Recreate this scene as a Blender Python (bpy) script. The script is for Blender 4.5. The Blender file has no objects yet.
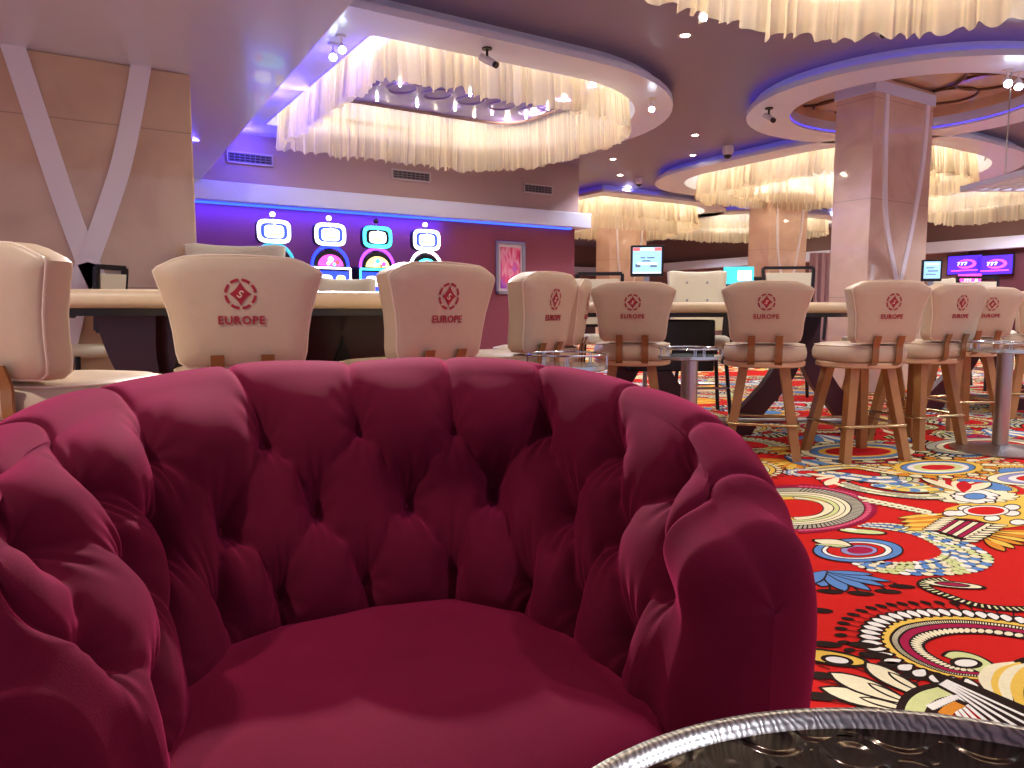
import bpy, math, random
import numpy as np
from mathutils import Vector, Matrix
from mathutils.geometry import tessellate_polygon
random.seed(7); rng = np.random.default_rng(7)
COL = bpy.context.scene.collection
PI = math.pi
# ------------------------------------------------------------------ camera frame used for measuring
A = math.radians(32.2); PT = math.radians(5.56); FPX = 740.0; H = 0.9
FW = (math.sin(A)*math.cos(PT), math.cos(A)*math.cos(PT), -math.sin(PT))
RT = (math.cos(A), -math.sin(A), 0)
UP = (math.sin(A)*math.sin(PT), math.cos(A)*math.sin(PT), math.cos(PT))
def at(x, y, z=None, X=None, Y=None, d=None):
    a = (x-512)/FPX; b = (384-y)/FPX
    r = [FW[i]+a*RT[i]+b*UP[i] for i in range(3)]
    if z is not None: t = (z-H)/r[2]
    elif X is not None: t = X/r[0]
    elif Y is not None: t = Y/r[1]
    else: t = d/(r[0]*math.sin(A)+r[1]*math.cos(A))
    return (r[0]*t, r[1]*t, H+r[2]*t)
def W(r, d, z=0.0):
    return (r*math.cos(A)+d*math.sin(A), -r*math.sin(A)+d*math.cos(A), z)
def RZ(phi):            # heading phi degrees (0 = away from the viewer, + = to the right) -> rotation for a thing facing +Y
    return -A-math.radians(phi)
# ------------------------------------------------------------------ materials
def lin(c):
    return tuple(((v/255)/12.92 if v/255 <= .04045 else ((v/255+.055)/1.055)**2.4) for v in c)
def mat(name, rgb, rough=.5, metal=0., coat=0., noise=None, bump=None, sheen=0., spec=.5, em=None, emc=None, trans=0.):
    m = bpy.data.materials.new(name); m.use_nodes = True
    nt = m.node_tree; b = nt.nodes['Principled BSDF']
    c = lin(rgb)
    b.inputs['Base Color'].default_value = (*c, 1); b.inputs['Roughness'].default_value = rough
    b.inputs['Metallic'].default_value = metal; b.inputs['Specular IOR Level'].default_value = spec
    if coat: b.inputs['Coat Weight'].default_value = coat; b.inputs['Coat Roughness'].default_value = .04
    if sheen:
        b.inputs['Sheen Weight'].default_value = sheen; b.inputs['Sheen Roughness'].default_value = .4
    if em:
        b.inputs['Emission Color'].default_value = (*lin(emc or rgb), 1); b.inputs['Emission Strength'].default_value = em
    if trans: b.inputs['Transmission Weight'].default_value = trans
    tc = nt.nodes.new('ShaderNodeTexCoord')
    if noise:
        sc, amt = noise
        n = nt.nodes.new('ShaderNodeTexNoise'); n.inputs['Scale'].default_value = sc; n.inputs['Detail'].default_value = 5
        nt.links.new(tc.outputs['Object'], n.inputs['Vector'])
        mx = nt.nodes.new('ShaderNodeMix'); mx.data_type = 'RGBA'
        mx.inputs[6].default_value = (*[max(0, v*(1-amt)) for v in c], 1); mx.inputs[7].default_value = (*[min(1, v*(1+amt)) for v in c], 1)
        nt.links.new(n.outputs['Fac'], mx.inputs[0]); nt.links.new(mx.outputs[2], b.inputs['Base Color'])
    if bump:
        sc, st = bump
        n = nt.nodes.new('ShaderNodeTexNoise'); n.inputs['Scale'].default_value = sc; n.inputs['Detail'].default_value = 4
        nt.links.new(tc.outputs['Object'], n.inputs['Vector'])
        bp = nt.nodes.new('ShaderNodeBump'); bp.inputs['Strength'].default_value = st; bp.inputs['Distance'].default_value = .004
        nt.links.new(n.outputs['Fac'], bp.inputs['Height']); nt.links.new(bp.outputs['Normal'], b.inputs['Normal'])
    return m
M = {}
M['velvet'] = mat('burgundy velvet', (92, 12, 38), .85, noise=(9, .22), bump=(700, .18), sheen=.55, spec=.08)
_b = M['velvet'].node_tree.nodes['Principled BSDF']; _b.inputs['Sheen Tint'].default_value = (*lin((255, 70, 140)), 1)
M['velvet_seat'] = mat('burgundy velvet seat', (104, 14, 44), .85, noise=(7, .25), bump=(700, .18), sheen=.5, spec=.08)
_b = M['velvet_seat'].node_tree.nodes['Principled BSDF']; _b.inputs['Sheen Tint'].default_value = (*lin((255, 70, 130)), 1)
M['cream'] = mat('cream leather', (206, 186, 158), .42, noise=(30, .05), bump=(260, .12))
M['cream_piping'] = mat('cream piping', (238, 222, 198), .4)
M['ivory'] = mat('ivory leather', (232, 226, 196), .4, bump=(200, .1))
M['crimson'] = mat('crimson print', (168, 34, 52), .6)
M['oak'] = mat('golden oak', (176, 124, 70), .4, noise=(14, .18))
M['bronze'] = mat('bronze strap', (152, 108, 66), .35, metal=.3)
M['brass'] = mat('brass footrest', (206, 180, 130), .25, metal=.9)
M['chrome'] = mat('chrome', (205, 208, 212), .12, metal=1.)
M['steel'] = mat('brushed steel', (178, 176, 174), .28, metal=1.)
M['black'] = mat('black wood', (22, 18, 20), .35)
M['blackplastic'] = mat('black plastic', (16, 16, 19), .4)
M['maroon'] = mat('dark maroon lacquer', (70, 16, 26), .3, noise=(5, .2))
M['felt'] = mat('wine felt', (120, 20, 34), .9, noise=(60, .1))
M['rail'] = mat('padded cream rail', (222, 204, 172), .38, noise=(20, .05))
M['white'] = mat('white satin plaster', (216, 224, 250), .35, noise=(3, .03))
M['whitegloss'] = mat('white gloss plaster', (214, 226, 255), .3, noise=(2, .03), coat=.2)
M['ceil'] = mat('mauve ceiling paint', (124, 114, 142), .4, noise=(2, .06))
M['soffit'] = mat('taupe wall', (168, 142, 142), .6, noise=(3, .05), bump=(80, .1))
M['wine_wall'] = mat('rose wallpaper', (138, 66, 84), .6, noise=(26, .14), bump=(60, .1))
M['farwall'] = mat('brown wall', (128, 98, 96), .6, noise=(3, .06))
M['darkwall'] = mat('dark wine wall', (88, 38, 52), .6, noise=(8, .1))
M['strip'] = mat('white curved strip', (236, 230, 236), .35)
M['vent'] = mat('vent slat grey', (120, 112, 120), .5)
M['ventframe'] = mat('vent frame', (190, 175, 180), .5)
M['ventdark'] = mat('vent dark', (36, 30, 36), .6)
M['led_blue'] = mat('blue led strip', (60, 60, 255), .5, em=1.0, emc=(80, 70, 255))
M['led_cyan'] = mat('cyan led strip', (40, 120, 255), .5, em=1.6, emc=(50, 90, 255))
M['bulb'] = mat('lamp glow', (255, 250, 240), .5, em=22, emc=(255, 246, 232))
M['bulbcool'] = mat('cool lamp glow', (240, 250, 255), .5, em=26, emc=(225, 242, 255))
M['screwhite'] = mat('white plastic', (225, 222, 225), .35)
M['curtain'] = mat('grey pink curtain', (190, 165, 180), .8)
M['glass'] = mat('tray glass', (200, 215, 215), .08, metal=.6)
def marble(name, rgb, vein, rough=.06, tile=None):
    m = mat(name, rgb, rough, coat=.6)
    nt = m.node_tree; b = nt.nodes['Principled BSDF']
    tc = nt.nodes.new('ShaderNodeTexCoord'); n = nt.nodes.new('ShaderNodeTexNoise')
    n.inputs['Scale'].default_value = 1.6; n.inputs['Detail'].default_value = 8; n.inputs['Distortion'].default_value = 1.2
    nt.links.new(tc.outputs['Object'], n.inputs['Vector'])
    r = nt.nodes.new('ShaderNodeValToRGB'); r.color_ramp.elements[0].color = (*lin(vein), 1); r.color_ramp.elements[1].color = (*lin(rgb), 1)
    r.color_ramp.elements[0].position = .3; r.color_ramp.elements[1].position = .62
    nt.links.new(n.outputs['Fac'], r.inputs[0])
    # horizontal slab joints every 1.05 m
    sp = nt.nodes.new('ShaderNodeSeparateXYZ'); nt.links.new(tc.outputs['Object'], sp.inputs[0])
    md = nt.nodes.new('ShaderNodeMath'); md.operation = 'MODULO'; md.inputs[1].default_value = 1.06
    nt.links.new(sp.outputs['Z'], md.inputs[0])
    lt = nt.nodes.new('ShaderNodeMath'); lt.operation = 'LESS_THAN'; lt.inputs[1].default_value = .007
    nt.links.new(md.outputs[0], lt.inputs[0])
    mx = nt.nodes.new('ShaderNodeMix'); mx.data_type = 'RGBA'
    nt.links.new(lt.outputs[0], mx.inputs[0]); nt.links.new(r.outputs[0], mx.inputs[6]); mx.inputs[7].default_value = (*lin([v*.8 for v in rgb]), 1)
    nt.links.new(mx.outputs[2], b.inputs['Base Color'])
    return m
M['marble'] = marble('polished beige marble', (224, 196, 176), (206, 172, 152))
M['marble_dark'] = marble('polished tan marble', (212, 182, 150), (198, 164, 134))
def drape_mat():
    m = bpy.data.materials.new('sheer ivory voile'); m.use_nodes = True; nt = m.node_tree
    for n in list(nt.nodes): nt.nodes.remove(n)
    out = nt.nodes.new('ShaderNodeOutputMaterial')
    d = nt.nodes.new('ShaderNodeBsdfDiffuse'); t = nt.nodes.new('ShaderNodeBsdfTranslucent'); tr = nt.nodes.new('ShaderNodeBsdfTransparent')
    c = (*lin((250, 240, 212)), 1); d.inputs[0].default_value = c; t.inputs[0].default_value = c
    m1 = nt.nodes.new('ShaderNodeMixShader'); m1.inputs[0].default_value = .55
    nt.links.new(d.outputs[0], m1.inputs[1]); nt.links.new(t.outputs[0], m1.inputs[2])
    m2 = nt.nodes.new('ShaderNodeMixShader')
    # sheerer where it faces us, denser at grazing folds
    lw = nt.nodes.new('ShaderNodeLayerWeight'); lw.inputs[0].default_value = .35
    mr = nt.nodes.new('ShaderNodeMapRange'); mr.inputs[1].default_value = 0; mr.inputs[2].default_value = .8; mr.inputs[3].default_value = .42; mr.inputs[4].default_value = .02
    nt.links.new(lw.outputs['Facing'], mr.inputs[0]); nt.links.new(mr.outputs[0], m2.inputs[0])
    nt.links.new(m1.outputs[0], m2.inputs[1]); nt.links.new(tr.outputs[0], m2.inputs[2])
    nt.links.new(m2.outputs[0], out.inputs[0])
    return m
M['drape'] = drape_mat()
# ------------------------------------------------------------------ mesh helpers
class MB:
    def __init__(s): s.v = []; s.f = []; s.mi = []
    def add(s, vs, fs, mi=0):
        n = len(s.v); s.v += [tuple(v) for v in vs]
        for f in fs: s.f.append(tuple(i+n for i in f)); s.mi.append(mi)
    def box(s, c, size, rz=0, rx=0, ry=0, mi=0, bev=0):
        hx, hy, hz = [v/2 for v in size]
        R = Matrix.Rotation(rz, 3, 'Z') @ Matrix.Rotation(ry, 3, 'Y') @ Matrix.Rotation(rx, 3, 'X')
        if bev:
            b = min(bev, hx*.95, hy*.95, hz*.95); P = []
            idx = {}
            for sx in (-1, 1):
                for sy in (-1, 1):
                    for sz in (-1, 1):
                        for k, (a, bb, cc) in enumerate(((hx, hy-b, hz-b), (hx-b, hy, hz-b), (hx-b, hy-b, hz))):
                            idx[(sx, sy, sz, k)] = len(P); P.append(R @ Vector((sx*a, sy*bb, sz*cc)) + Vector(c))
            F = []
            for sx in (-1, 1): F.append([idx[(sx, a, bb, 0)] for a, bb in ((-1, -1), (1, -1), (1, 1), (-1, 1))])
            for sy in (-1, 1): F.append([idx[(a, sy, bb, 1)] for a, bb in ((-1, -1), (1, -1), (1, 1), (-1, 1))])
            for sz in (-1, 1): F.append([idx[(a, bb, sz, 2)] for a, bb in ((-1, -1), (1, -1), (1, 1), (-1, 1))])
            for a in (-1, 1):
                for bb in (-1, 1):
                    F.append([idx[(a, bb, -1, 0)], idx[(a, bb, 1, 0)], idx[(a, bb, 1, 1)], idx[(a, bb, -1, 1)]])
                    F.append([idx[(a, -1, bb, 0)], idx[(a, 1, bb, 0)], idx[(a, 1, bb, 2)], idx[(a, -1, bb, 2)]])
                    F.append([idx[(-1, a, bb, 1)], idx[(1, a, bb, 1)], idx[(1, a, bb, 2)], idx[(-1, a, bb, 2)]])
                    for cc in (-1, 1): F.append([idx[(a, bb, cc, 0)], idx[(a, bb, cc, 1)], idx[(a, bb, cc, 2)]])
            s.add(P, F, mi); return s
        P = [R @ Vector((sx*hx, sy*hy, sz*hz)) + Vector(c) for sx in (-1, 1) for sy in (-1, 1) for sz in (-1, 1)]
        s.add(P, [(0, 1, 3, 2), (4, 6, 7, 5), (0, 4, 5, 1), (2, 3, 7, 6), (0, 2, 6, 4), (1, 5, 7, 3)], mi); return s
    def lathe(s, prof, c=(0, 0, 0), n=32, mi=0, sx=1, sy=1):
        P = []; F = []; k = len(prof)
        for i in range(n):
            a = 2*PI*i/n
            for r, z in prof: P.append((c[0]+r*math.cos(a)*sx, c[1]+r*math.sin(a)*sy, c[2]+z))
        for i in range(n):
            j = (i+1) % n
            for q in range(k-1): F.append((i*k+q, j*k+q, j*k+q+1, i*k+q+1))
        if prof[0][0] > 1e-6: F.append(tuple(i*k for i in range(n))[::-1])
        if prof[-1][0] > 1e-6: F.append(tuple(i*k+k-1 for i in range(n)))
        s.add(P, F, mi); return s
    def tube(s, pts, r, n=8, mi=0, closed=False, ry=None, cap=True):
        pts = [Vector(p) for p in pts]; L = len(pts); rs = r if isinstance(r, (list, tuple)) else [r]*L
        P = []; F = []; up0 = None
        for i, p in enumerate(pts):
            a = pts[i-1] if (i > 0 or closed) else pts[i]; b = pts[(i+1) % L] if (i < L-1 or closed) else pts[i]
            t = (b-a).normalized()
            if up0 is None: up0 = Vector((0, 0, 1)) if abs(t.z) < .9 else Vector((0, 1, 0))
            x = t.cross(up0).normalized(); y = x.cross(t).normalized(); up0 = y
            for k in range(n):
                w = 2*PI*(k+.5)/n; P.append(p + x*rs[i]*math.cos(w) + y*(ry or rs[i])*math.sin(w))
        for i in range(L if closed else L-1):
            j = (i+1) % L
            for k in range(n): F.append((i*n+k, i*n+(k+1) % n, j*n+(k+1) % n, j*n+k))
        if not closed and cap: F.append(tuple(range(n))[::-1]); F.append(tuple((L-1)*n+k for k in range(n)))
        s.add(P, F, mi); return s
    def prism(s, loop, z0, z1, mi=0, holes=(), top=True, bottom=True, side=True, axis=None):
        loops = [list(loop)]+[list(h) for h in holes]
        tri = tessellate_polygon([[Vector((p[0], p[1], 0)) for p in l] for l in loops])
        flat = [p for l in loops for p in l]; n = len(flat)
        P = [(p[0], p[1], z0) for p in flat]+[(p[0], p[1], z1) for p in flat]; F = []
        if bottom: F += [tuple(t) for t in tri]
        if top: F += [tuple(i+n for i in t) for t in tri]
        if side:
            o = 0
            for l in loops:
                for i in range(len(l)): j = (i+1) % len(l); F.append((o+i, o+j, o+j+n, o+i+n))
                o += len(l)
        if axis: P = [axis(p) for p in P]
        s.add(P, F, mi); return s
    def sphere(s, c, r, n=12, m=8, mi=0, sc=(1, 1, 1)):
        pr = [(max(r*math.sin(PI*i/m), 0.), -r*math.cos(PI*i/m)) for i in range(m+1)]; pr[0] = (0, -r); pr[-1] = (0, r)
        P = []; F = []
        for i in range(n):
            a = 2*PI*i/n
            for q, z in pr: P.append((c[0]+q*math.cos(a)*sc[0], c[1]+q*math.sin(a)*sc[1], c[2]+z*sc[2]))
        k = m+1
        for i in range(n):
            j = (i+1) % n
            for q in range(m): F.append((i*k+q, j*k+q, j*k+q+1, i*k+q+1))
        s.add(P, F, mi); return s
    def build(s, name, mats, parent=None, smooth=False, auto=None, weld=True):
        me = bpy.data.meshes.new(name); me.from_pydata(s.v, [], s.f)
        for m in (mats if isinstance(mats, (list, tuple)) else [mats]): me.materials.append(m)
        if any(s.mi): me.polygons.foreach_set('material_index', s.mi)
        import bmesh
        bm = bmesh.new(); bm.from_mesh(me)
        if weld: bmesh.ops.remove_doubles(bm, verts=bm.verts, dist=1e-6)
        bmesh.ops.recalc_face_normals(bm, faces=bm.faces); bm.to_mesh(me); bm.free()
        if smooth or auto:
            me.polygons.foreach_set('use_smooth', [True]*len(me.polygons))
            if auto: me.set_sharp_from_angle(angle=math.radians(auto))
        o = bpy.data.objects.new(name, me); COL.objects.link(o)
        if parent: o.parent = parent
        return o
def tag(o, label=None, cat=None, group=None, kind=None):
    if label: o['label'] = label
    if cat: o['category'] = cat
    if group: o['group'] = group
    if kind: o['kind'] = kind
    return o
def struct(o): o['kind'] = 'structure'; return o
def empty(name, loc=(0, 0, 0), rz=0, label=None, cat=None, group=None):
    o = bpy.data.objects.new(name, None); COL.objects.link(o); o.location = loc; o.rotation_euler = (0, 0, rz)
    return tag(o, label, cat, group)
def kids(o): return [c for c in bpy.data.objects if c.parent == o]
def copy_tree(o, parent=None):
    c = o.copy(); COL.objects.link(c); c.parent = parent
    for k in kids(o): copy_tree(k, c)
    return c
def catmull(pts, n):
    pts = np.array(pts, float); L = len(pts); out = []
    for s in np.linspace(0, L-1-1e-9, n):
        i = int(s); t = s-i
        p0 = pts[i-1] if i > 0 else 2*pts[0]-pts[1]; p1 = pts[i]; p2 = pts[i+1]; p3 = pts[i+2] if i+2 < L else 2*pts[-1]-pts[-2]
        out.append(.5*((2*p1)+(-p0+p2)*t+(2*p0-5*p1+4*p2-p3)*t*t+(-p0+3*p1-3*p2+p3)*t**3))
    return np.array(out)
def rrect(x0, y0, x1, y1, radii, seg=14):   # radii: (x0y0, x1y0, x1y1, x0y1), counter-clockwise
    P = []
    for (cx, cy, a0, r) in ((x0, y0, PI, radii[0]), (x1, y0, 1.5*PI, radii[1]), (x1, y1, 0, radii[2]), (x0, y1, .5*PI, radii[3])):
        sx = 1 if cx == x0 else -1; sy = 1 if cy == y0 else -1
        ox, oy = cx+sx*r, cy+sy*r
        k = seg if r > .01 else 0
        for i in range(k+1):
            a = a0+.5*PI*(i/k if k else .5); rr = r if k else 0
            P.append((ox+rr*math.cos(a), oy+rr*math.sin(a)) if k else (cx, cy))
    return P
def resample(loop, step):
    L = np.array(loop+[loop[0]]); d = np.r_[0, np.cumsum(np.hypot(*np.diff(L, axis=0).T))]; n = max(8, int(d[-1]/step))
    s = np.linspace(0, d[-1], n, endpoint=False)
    return np.c_[np.interp(s, d, L[:, 0]), np.interp(s, d, L[:, 1])], s, d[-1]
def light(name, kind, loc, energy, color=(255, 255, 255), size=.1, rot=None, spot=None, size_y=None):
    l = bpy.data.lights.new(name, kind); l.energy = energy; l.color = lin(color)
    if kind == 'AREA':
        l.size = size
        if size_y: l.shape = 'RECTANGLE'; l.size_y = size_y
    else: l.shadow_soft_size = size
    if kind == 'SPOT' and spot: l.spot_size = math.radians(spot); l.spot_blend = .5
    o = bpy.data.objects.new(name, l); COL.objects.link(o); o.location = loc
    if rot is not None: o.rotation_euler = rot
    return o
# ------------------------------------------------------------------ camera
cam = bpy.data.cameras.new('camera'); camo = bpy.data.objects.new('camera', cam); COL.objects.link(camo)
cam.sensor_width = 36; cam.lens = 36*FPX/1024; cam.clip_start = .02; cam.clip_end = 100
camo.location = (0, 0, H)
R_ = Matrix((RT, UP, tuple(-v for v in FW))).transposed(); camo.rotation_euler = R_.to_euler()
bpy.context.scene.camera = camo
POW=5.5; AMB=.62; DL=3.2; BL=3.0; SPK=430; EXPO=0.68
# ================================================================== ROOM
ZC = 3.3; ZR = 3.15; ZL = 2.52
rings = {  # outer loop, inner loop
 1: (rrect(2.0, 5.47, 6.6, 10.0, (.05, 2.25, 2.25, .05)), rrect(2.38, 5.93, 6.15, 9.35, (.05, 1.7, 1.7, .05))),
 2: (rrect(6.5, 3.15, 10.0, 6.5, (1.67, 1.67, 1.67, 1.67)), rrect(6.98, 3.63, 9.52, 6.02, (1.19, 1.19, 1.19, 1.19))),
 3: (rrect(8.8, 5.2, 14.0, 10.5, (1.7, 2.6, 2.6, 1.7)), rrect(9.25, 5.65, 13.5, 10.0, (1.3, 2.1, 2.1, 1.3))),
 4: (rrect(9.0, 11.1, 13.6, 15.3, (.05, 2.0, 2.0, .05)), rrect(9.3, 11.5, 13.1, 14.8, (.05, 1.6, 1.6, .05))),
 5: (rrect(12.9, 11.0, 17.9, 15.4, (1.8, 1.5, 1.5, 1.8)), rrect(13.4, 11.5, 17.4, 14.9, (1.4, 1.2, 1.2, 1.4))),
 6: (rrect(1.7, .2, 6.1, 4.15, (1.5, 1.95, 1.95, 1.5)), rrect(2.1, .65, 5.7, 3.75, (1.2, 1.5, 1.5, 1.2))),
 7: (rrect(14.3, 4.4, 17.9, 9.6, (1.5, .6, .6, 1.5)), rrect(14.7, 4.9, 17.5, 9.1, (1.2, .3, .3, 1.2))),
 8: (rrect(11.6, 9.2, 13.4, 10.95, (.85, .85, .85, .85)), rrect(11.9, 9.5, 13.1, 10.65, (.55, .55, .55, .55))),
}
# move ring 8 to stand round the second column
X0, X1, Y0, Y1 = -6.0, 18.1, -3.5, 22.0
floor = MB(); floor.add([(X0, Y0, 0), (X1, Y0, 0), (X1, Y1, 0), (X0, Y1, 0)], [(0, 1, 2, 3)])
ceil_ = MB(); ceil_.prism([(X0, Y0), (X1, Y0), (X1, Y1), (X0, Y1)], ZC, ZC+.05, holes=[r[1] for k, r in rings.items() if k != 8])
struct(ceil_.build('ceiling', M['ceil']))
k = 0
for i, (o, n) in rings.items():
    k += 1
    mb = MB(); mb.prism(o, ZR, ZR+.06, holes=[n] if i != 8 else [n])
    cx = sum(p[0] for p in o)/len(o); cy = sum(p[1] for p in o)/len(o)
    o2 = [(cx+(p[0]-cx)*(1-.09/2), cy+(p[1]-cy)*(1-.09/2)) for p in o]
    mb.prism(o2, ZR+.06, ZC, holes=[n])
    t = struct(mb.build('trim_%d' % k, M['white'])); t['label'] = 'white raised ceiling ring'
    if i == 8: continue
    # recess above the opening
    zt = 3.85 if i != 2 else 3.42
    w = MB(); n2 = resample(n, .15)[0]; L = len(n2)
    P = [(p[0], p[1], ZC) for p in n2]+[(p[0], p[1], zt) for p in n2]
    w.add(P, [(a, (a+1) % L, (a+1) % L+L, a+L) for a in range(L)])
    w.prism([tuple(p) for p in n2], zt, zt+.02)
    struct(w.build('ceiling_recess', M['white'] if i != 2 else M['marble_dark']))
# dropped ceiling over the left side, with its edge face
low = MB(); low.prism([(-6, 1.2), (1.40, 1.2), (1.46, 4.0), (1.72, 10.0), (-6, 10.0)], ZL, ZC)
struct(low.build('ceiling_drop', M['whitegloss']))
# shallow curved grooves near the left column
for q, dy in enumerate((0, .09, .17)):
    pass
# back wall: lower wallpapered part, ledge, upper soffit
w = MB(); w.box((0.8, 10.2, 1.25), (13.7-.1, .2, 2.5)); struct(w.build('wall_back', M['wine_wall']))
w = MB(); w.box((.8, 10.35, 2.9), (13.6, .7, .8)); struct(w.build('wall_soffit', M['soffit']))
w = MB(); w.box((.85, 10.15, 2.405), (13.9, .5, .24), bev=.01)
struct(w.build('trim_9', M['white']))
w = MB(); w.box((7.55, 13.0, 1.25), (.2, 5.5, 2.5)); w.box((7.5, 13.0, 2.9), (.3, 5.4, .8)); struct(w.build('wall_return', M['wine_wall']))
w = MB(); w.box((.75, 10.07, 2.272), (13.5, .05, .018)); o = w.build('led_strip', M['led_cyan'])
tag(o, 'cyan blue light strip glowing under the ledge of the back wall', 'light strip')
# far wall on the right
w = MB(); w.box((18.2, 9.2, 1.65), (.2, 25.5, 3.3)); struct(w.build('wall_right', M['farwall']))
w = MB(); w.box((18.0, 9.2, 2.41), (.4, 25.5, .26), bev=.01); struct(w.build('trim_10', M['white']))
w = MB(); w.box((18.05, 6.2, 1.14), (.12, 5.5, 2.28)); struct(w.build('wall_right_panel', M['darkwall']))
w = MB(); w.box((6, 22.1, 1.65), (24.2, .2, 3.3)); struct(w.build('wall_far', M['farwall']))
w = MB(); w.box((12.5, 21.9, 2.41), (11, .3, .26), bev=.01); struct(w.build('trim_11', M['white']))
# vents
def vent(px0, py0, px1, py1, label):
    a = at(px0, py0, Y=10.0); b = at(px1, py1, Y=10.0)
    x0, x1 = a[0], b[0]; zc = 2.85; h = .13
    e = empty('air_vent', ((x0+x1)/2, 10.0, zc), 0, label, 'vent')
    wd = x1-x0
    m = MB(); m.box((0, -.008, 0), (wd-.03, .012, h)); m.build('backing', M['ventdark'], e)
    m = MB()
    for s in (-1, 1): m.box((0, -.015, s*h/2), (wd, .03, .018)); m.box((s*(wd/2-.009), -.015, 0), (.018, .03, h))
    m.build('vent_frame', M['ventframe'], e)
    m = MB(); n = 9
    for i in range(n): m.box((-wd/2+wd*(i+.5)/n, -.016, 0), (.008, .02, h-.01))
    for i in range(4): m.box((0, -.02, -h/2+h*(i+.5)/4), (wd-.04, .01, .01), rx=.5)
    m.build('slats', M['vent'], e)
vent(226, 150, 273, 166, 'grey wall vent nearest the dropped ceiling')
vent(391, 170, 430, 183, 'grey wall vent in the middle, above the slot machines')
vent(523, 184, 552, 195, 'grey wall vent by the far corner, above the framed picture')
# columns
def xstrip(pts, w, mb, Y, out=.02):
    c = catmull(pts, 40); P = []; F = []
    for i, p in enumerate(c):
        a = c[max(0, i-1)]; b = c[min(len(c)-1, i+1)]; t = (b-a)/np.linalg.norm(b-a); n = np.array((-t[1], t[0]))
        for s in (-1, 1):
            for y in (Y, Y-out):
                q = p+n*s*w/2; P.append((q[0], y, q[1]))
    for i in range(len(c)-1):
        a = i*4; b = a+4
        F += [(a+1, a+3, b+3, b+1), (a, a+1, b+1, b), (a+2, a+3, b+3, b+2)]
    F += [(0, 1, 3, 2), tuple(len(P)-4+k for k in (0, 1, 3, 2))]
    mb.add(P, F)
Yc = 5.62
def pw(x, y, Y): p = at(x, y, Y=Y); return (p[0], p[2])
xe = at(193, 150, Y=Yc)[0]
c0 = MB(); c0.box(((-2.3+xe)/2, Yc+.5, ZL/2), (xe+2.3, 1.0, ZL), bev=.01); struct(c0.build('wall_column_left', M['marble_dark']))
s = MB()
w0 = .13
s1 = [pw(10, 38, Yc), pw(24, 80, Yc), pw(44, 140, Yc), pw(66, 205, Yc), pw(87, 262, Yc)]
s2 = [pw(142, 60, Yc), pw(133, 110, Yc), pw(121, 165, Yc), pw(105, 215, Yc), pw(88, 262, Yc)]
xstrip(s1, w0, s, Yc); xstrip(s2, w0*.93, s, Yc-.004)
# the same strips mirrored below the waist
zm = s1[-1][1]
for a in (s1, s2):
    b = [(p[0], zm-(p[1]-zm)) for p in a[::-1]]; b = [p for p in b if p[1] > .02]
    xstrip(b, w0, s, Yc-.002)
struct(s.build('trim_12', M['strip']))
def column(x0, x1, y0, y1, n, strips, zt=ZC+.1):
    c = MB(); c.box(((x0+x1)/2, (y0+y1)/2, zt/2), (x1-x0, y1-y0, zt), bev=.006)
    struct(c.build('wall_column_%s' % n, M['marble']))
    c = MB(); c.box(((x0+x1)/2, (y0+y1)/2, ZC-.0), (x1-x0+.03, y1-y0+.03, .12)); struct(c.build('trim_%s' % strips, M['white']))
    s = MB(); xc = (x0+x1)/2+.02; hw = (x1-x0)*.36
    a = [(xc-hw+.02, ZC-.07), (xc-hw+.04, 2.6), (xc-hw*.72, 1.9), (xc-.03, 1.22)]
    b = [(xc+hw, ZC-.07), (xc+hw*.9, 2.6), (xc+hw*.55, 1.9), (xc+.03, 1.22)]
    for q in (a, b):
        xstrip(q, .07 if n == 'middle' else .05, s, y0)
        xstrip([(p[0], 2.44-p[1]) for p in q[::-1] if 2.44-p[1] > 0][:4], .07 if n == 'middle' else .05, s, y0)
    # metal edge of the strips on the side facing the tables
    struct(s.build('trim_%s' % (strips+1), M['strip']))
column(7.60, 8.74, 4.82, 5.28, 'middle', 20)
p = at(780, 300, d=15.0); p2 = at(818, 300, d=15.0)
column(at(767, 300, d=14.6)[0], at(767, 300, d=14.6)[0]+1.15, at(767, 300, d=14.6)[1], at(767, 300, d=14.6)[1]+.5, 'second', 30)
q = at(609, 300, d=17.5)
column(q[0], q[0]+1.15, q[1], q[1]+.5, 'third', 40)

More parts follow.
